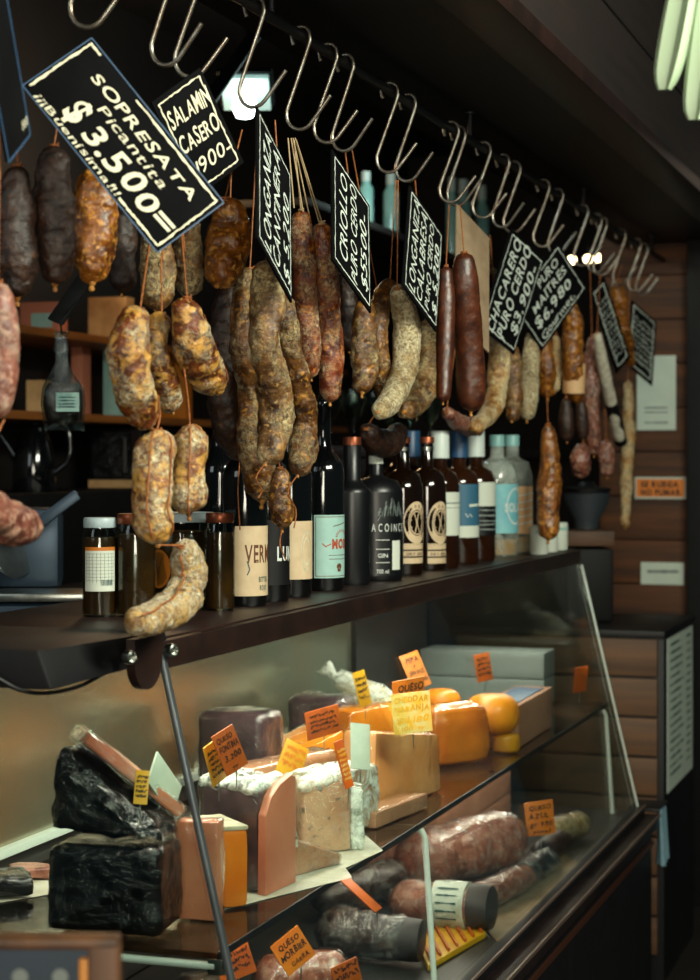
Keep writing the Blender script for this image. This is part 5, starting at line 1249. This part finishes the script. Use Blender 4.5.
# glasses and bottles glinting on a low back shelf
XG = -.62; zg = on_s(385, 447, XG).z
b = B(); box(b, XG - .18, XG + .14, 4.72, 7.6, zg - .03, zg); o = obj('glass_rack', b, 'dark_metal', bevel=.003); tag(o, 'dark back shelf of clear drinking glasses behind the bottles', 'shelf')
for y in (4.76, 7.4): b = B(); box(b, XG - .16, XG + .12, y - .02, y + .02, 0, zg - .03); obj('upright', b, 'dark_metal', o)
for i, px in enumerate((336, 347, 358, 369, 393, 403, 414, 425)):
    q = on_s(px, 447, XG); k = mpp(q); c = V((XG + .05 * (-1) ** i, q.y, zg + .001)); R = .034; H = .15
    b = B(); lathe(b, [(0, 0), (R * .8, 0), (R * .8, .004), (R * .15, .012), (R * .13, .06), (R * .7, .085), (R, .12), (R * .9, H), (R * .86, H), (R * .95, .12), (R * .65, .09), (0, .07)], c, 24); o = obj('stemmed_glass', b, 'bottle_glass', origin=c, smooth=70); tag(o, ('stemmed clear glass first in the row on the dark back shelf', 'stemmed clear glass second in the row on the dark back shelf', 'stemmed clear glass third in the row on the dark back shelf', 'stemmed clear glass fourth in the row on the dark back shelf', 'stemmed clear glass fifth in the row, above the black bottle', 'stemmed clear glass sixth in the row on the dark back shelf', 'stemmed clear glass seventh in the row on the dark back shelf', 'stemmed clear glass last in the row on the dark back shelf')[i], 'glass', 'stemmed glasses on the back shelf')
# lamps
q = on_s(246, 100, -.9); cl = thing('ceiling_lamp', 'bright cool ceiling lamp glowing behind the hooks', 'lamp', q)
dn = (-F2 * .3 - UP).normalized(); X = RT; Yv = dn.cross(X).normalized()
b = B(); boxf(b, q + UP * .02, RT, (F2 * .95 - UP * .3).normalized(), (UP * .95 + F2 * .3).normalized(), .13, .18, .012); obj('diffuser', b, 'panel_glow', cl)
b = B(); boxf(b, q + UP * .035 + F2 * .005, RT, (F2 * .95 - UP * .3).normalized(), (UP * .95 + F2 * .3).normalized(), .15, .2, .014); obj('housing', b, 'black_paint', cl)
b = B(); lathe(b, [(0, -.045), (.022, -.04), (.034, -.015), (.03, .008), (.018, .02), (0, .022)], q - F2 * .07 - UP * .02, 22); obj('bulb', b, 'bulb_glow', cl)
b = B(); tube(b, [q + UP * .04, V((q.x, q.y, 3.0))], .006, 8); obj('rod', b, 'black_paint', cl)
for i, (px, py) in enumerate(((572, 260), (588, 259), (597, 258), (605, 257))):
    q = on_y(px, py, 8.2); sp = thing('spot_lamp', ('first glowing spot of the far row under the ceiling', 'second glowing spot of the far row under the ceiling', 'third glowing spot of the far row under the ceiling', 'last glowing spot of the far row under the ceiling')[i], 'lamp', q, 'far row of spots')
    b = B(); lathe(b, [(0, -.018), (.013, -.014), (.019, 0), (.013, .014), (0, .018)], q, 16); obj('bulb', b, 'spot_glow', sp)
    b = B(); tube(b, [q + UP * .016, V((q.x, q.y, 3.0))], .005, 8); obj('cord', b, 'black_paint', sp)
# leaf-bladed white lamp at the upper right
lc = at_d(712, -75, 2.15)
lp = thing('leaf_lamp', 'white lamp with long folded blades hanging in the upper right corner', 'lamp', lc)
b = B(); lathe(b, [(0, -.02), (.035, -.02), (.04, 0), (.03, .05), (.02, .08), (0, .08)], lc, 24); obj('socket', b, 'lamp_white', lp)
b = B(); tube(b, [lc + UP * .07, V((lc.x, lc.y, 3.0))], .006, 8); obj('cord', b, 'black_paint', lp)
for pts in (((694, -75, 11), (686, -20, 16), (675, 40, 17), (668, 74, 14), (665, 90, 7)), ((716, -60, 11), (711, 0, 16), (703, 60, 16), (697, 104, 14), (695, 120, 7)), ((742, -70, 11), (752, -10, 16), (762, 50, 15), (768, 95, 7))):
    b = B(); rings = []
    for x, y, w, _ in [tuple(q) + (0,) for q in spline(pts, 18)]:
        p = at_d(x, y, 2.15); k = mpp(p); h = w * k
        rings.append([p + RT * u * h + F2 * v * h for u, v in ((-1, .1), (-.85, -.25), (-.05, -.42), (.25, -.95), (.38, -.75), (.75, -.25), (.95, .15), (.5, .5), (-.5, .5))])
    ring_surface(b, rings); obj('blade', b, 'lamp_white', lp, smooth=30)
# framed board in the lower left foreground
q = at_d(56, 1000, 1.62); fx = RT; fn = -F2
bd = thing('framed_board', 'dark blue chalkboard in an orange-brown wood frame, cut by the lower left corner', 'board', V((q.x, q.y, 0)))
k = 1.62 / FP; tz = at_d(56, 942, 1.62).z; w = 150 * k
cx = at_d(30, 946, 1.62); cx = V((cx.x, cx.y, 0))
b = B(); boxf(b, cx + UP * (tz - .25), fx, F2, UP, w, .012, .5); obj('panel', b, 'chalk_blue', bd)
pb = B()
for i, px in enumerate((22, 62)):
    c = at_d(px, 974, 1.62) - F2 * .0085; lathe(pb, [(0, 0), (.006, 0), (.007, .0012), (0, .0014)], c, 14, -F2)
obj('painted_dots', pb, 'print_grey', bd)
for sx in (-1, 1): b = B(); boxf(b, cx + fx * (sx * (w / 2)) + UP * tz / 2, fx, F2, UP, .026, .03, tz); fp = obj('frame_post', b, 'frame_wood', bd, bevel=.003); b = B(); boxf(b, cx + fx * (sx * (w / 2 - .0165)) + UP * (tz - .256) - F2 * .008, fx, F2, UP, .008, .012, .49); obj('bead', b, 'frame_bead', fp, bevel=.002)
b = B(); boxf(b, cx + UP * (tz + .001), fx, F2, UP, w + .026, .03, .009); obj('frame_rail', b, 'frame_wood', bd, bevel=.004)
b = B(); boxf(b, cx + UP * (tz - .51), fx, F2, UP, w, .03, .02); obj('frame_rail', b, 'frame_wood', bd, bevel=.004)
b = B(); boxf(b, cx + UP * .012 + F2 * .03, fx, F2, UP, w + .03, .3, .024); obj('foot', b, 'frame_wood', bd, bevel=.004)

# ================================================================== LIGHT
def area(name, loc, tgt, sx, sy, power, col):
    l = bpy.data.lights.new(name, 'AREA'); l.shape = 'RECTANGLE'; l.size = sx; l.size_y = sy; l.energy = power; l.color = col
    o = bpy.data.objects.new(name, l); C.objects.link(o); o.location = loc
    o.rotation_euler = (V(tgt) - V(loc)).to_track_quat('-Z', 'Y').to_euler(); return o
area('aisle_tube_light', (1.75, 2.0, 2.55), (0, 3.2, 1.2), 1.3, .4, 88, (.98, 1.0, .82))
area('street_daylight', (1.3, -.9, 1.75), (-.05, 3.0, 1.15), 1.0, 1.0, 64, (1.0, .92, .74))
area('case_fill_light', (-.08, 3.65, 1.228), (-.12, 3.65, .85), 2.5, .04, 17, (1.0, .93, .76))  # unseen strip added under the hood to brighten the inside of the case
area('case_deck_fill', (-.02, 3.65, .832), (-.0, 3.65, .55), 2.5, .03, 4.5, (1.0, .9, .74))  # unseen strip under the upper shelf, added to light the lower goods
area('back_fill_light', (-1.2, .8, 2.3), (-1.0, 4.0, 1.4), .8, .8, 5, (.85, .95, .95))  # added cool fill for the things behind the counter; no window there
def pt(name, loc, power, col, r=.05):
    l = bpy.data.lights.new(name, 'POINT'); l.energy = power; l.color = col; l.shadow_soft_size = r
    o = bpy.data.objects.new(name, l); C.objects.link(o); o.location = loc
pt('shelf_fill', (-1.2, 5.0, 2.4), 7.5, (1.0, .62, .3), .08)  # unseen warm point added to light the cartons on the wall shelves
pt('jar_shelf_fill', (-.7, 5.8, 2.45), 6, (.75, 1.0, .95), .1)  # unseen cool point added to lift the high jars and back glasses
pt('wall_fill', (.5, 5.6, 2.3), .2, (1.0, .8, .6), .1)  # unseen weak warm fill by the drawers and board wall
w = bpy.data.worlds.new('dim_hall'); bpy.context.scene.world = w; w.use_nodes = True
bg = w.node_tree.nodes['Background']; bg.inputs[0].default_value = (.10, .17, .18, 1); bg.inputs[1].default_value = .13

# ================================================================== CAMERA
cd = bpy.data.cameras.new('camera'); co_ = bpy.data.objects.new('camera', cd); C.objects.link(co_)
co_.location = CAM; co_.rotation_euler = FW.to_track_quat('-Z', 'Y').to_euler()
cd.sensor_fit = 'VERTICAL'; cd.sensor_height = 36; cd.lens = FP / 980 * 36; cd.shift_y = -30 / 980
cd.clip_start = .05
cd.dof.use_dof = True; cd.dof.focus_distance = 3.0; cd.dof.aperture_fstop = 6.0
sc = bpy.context.scene; sc.camera = co_
sc.view_settings.view_transform = 'Standard'; sc.view_settings.look = 'None'; sc.view_settings.gamma = 1; sc.view_settings.use_curve_mapping = False
sc.view_settings.exposure = 0.0
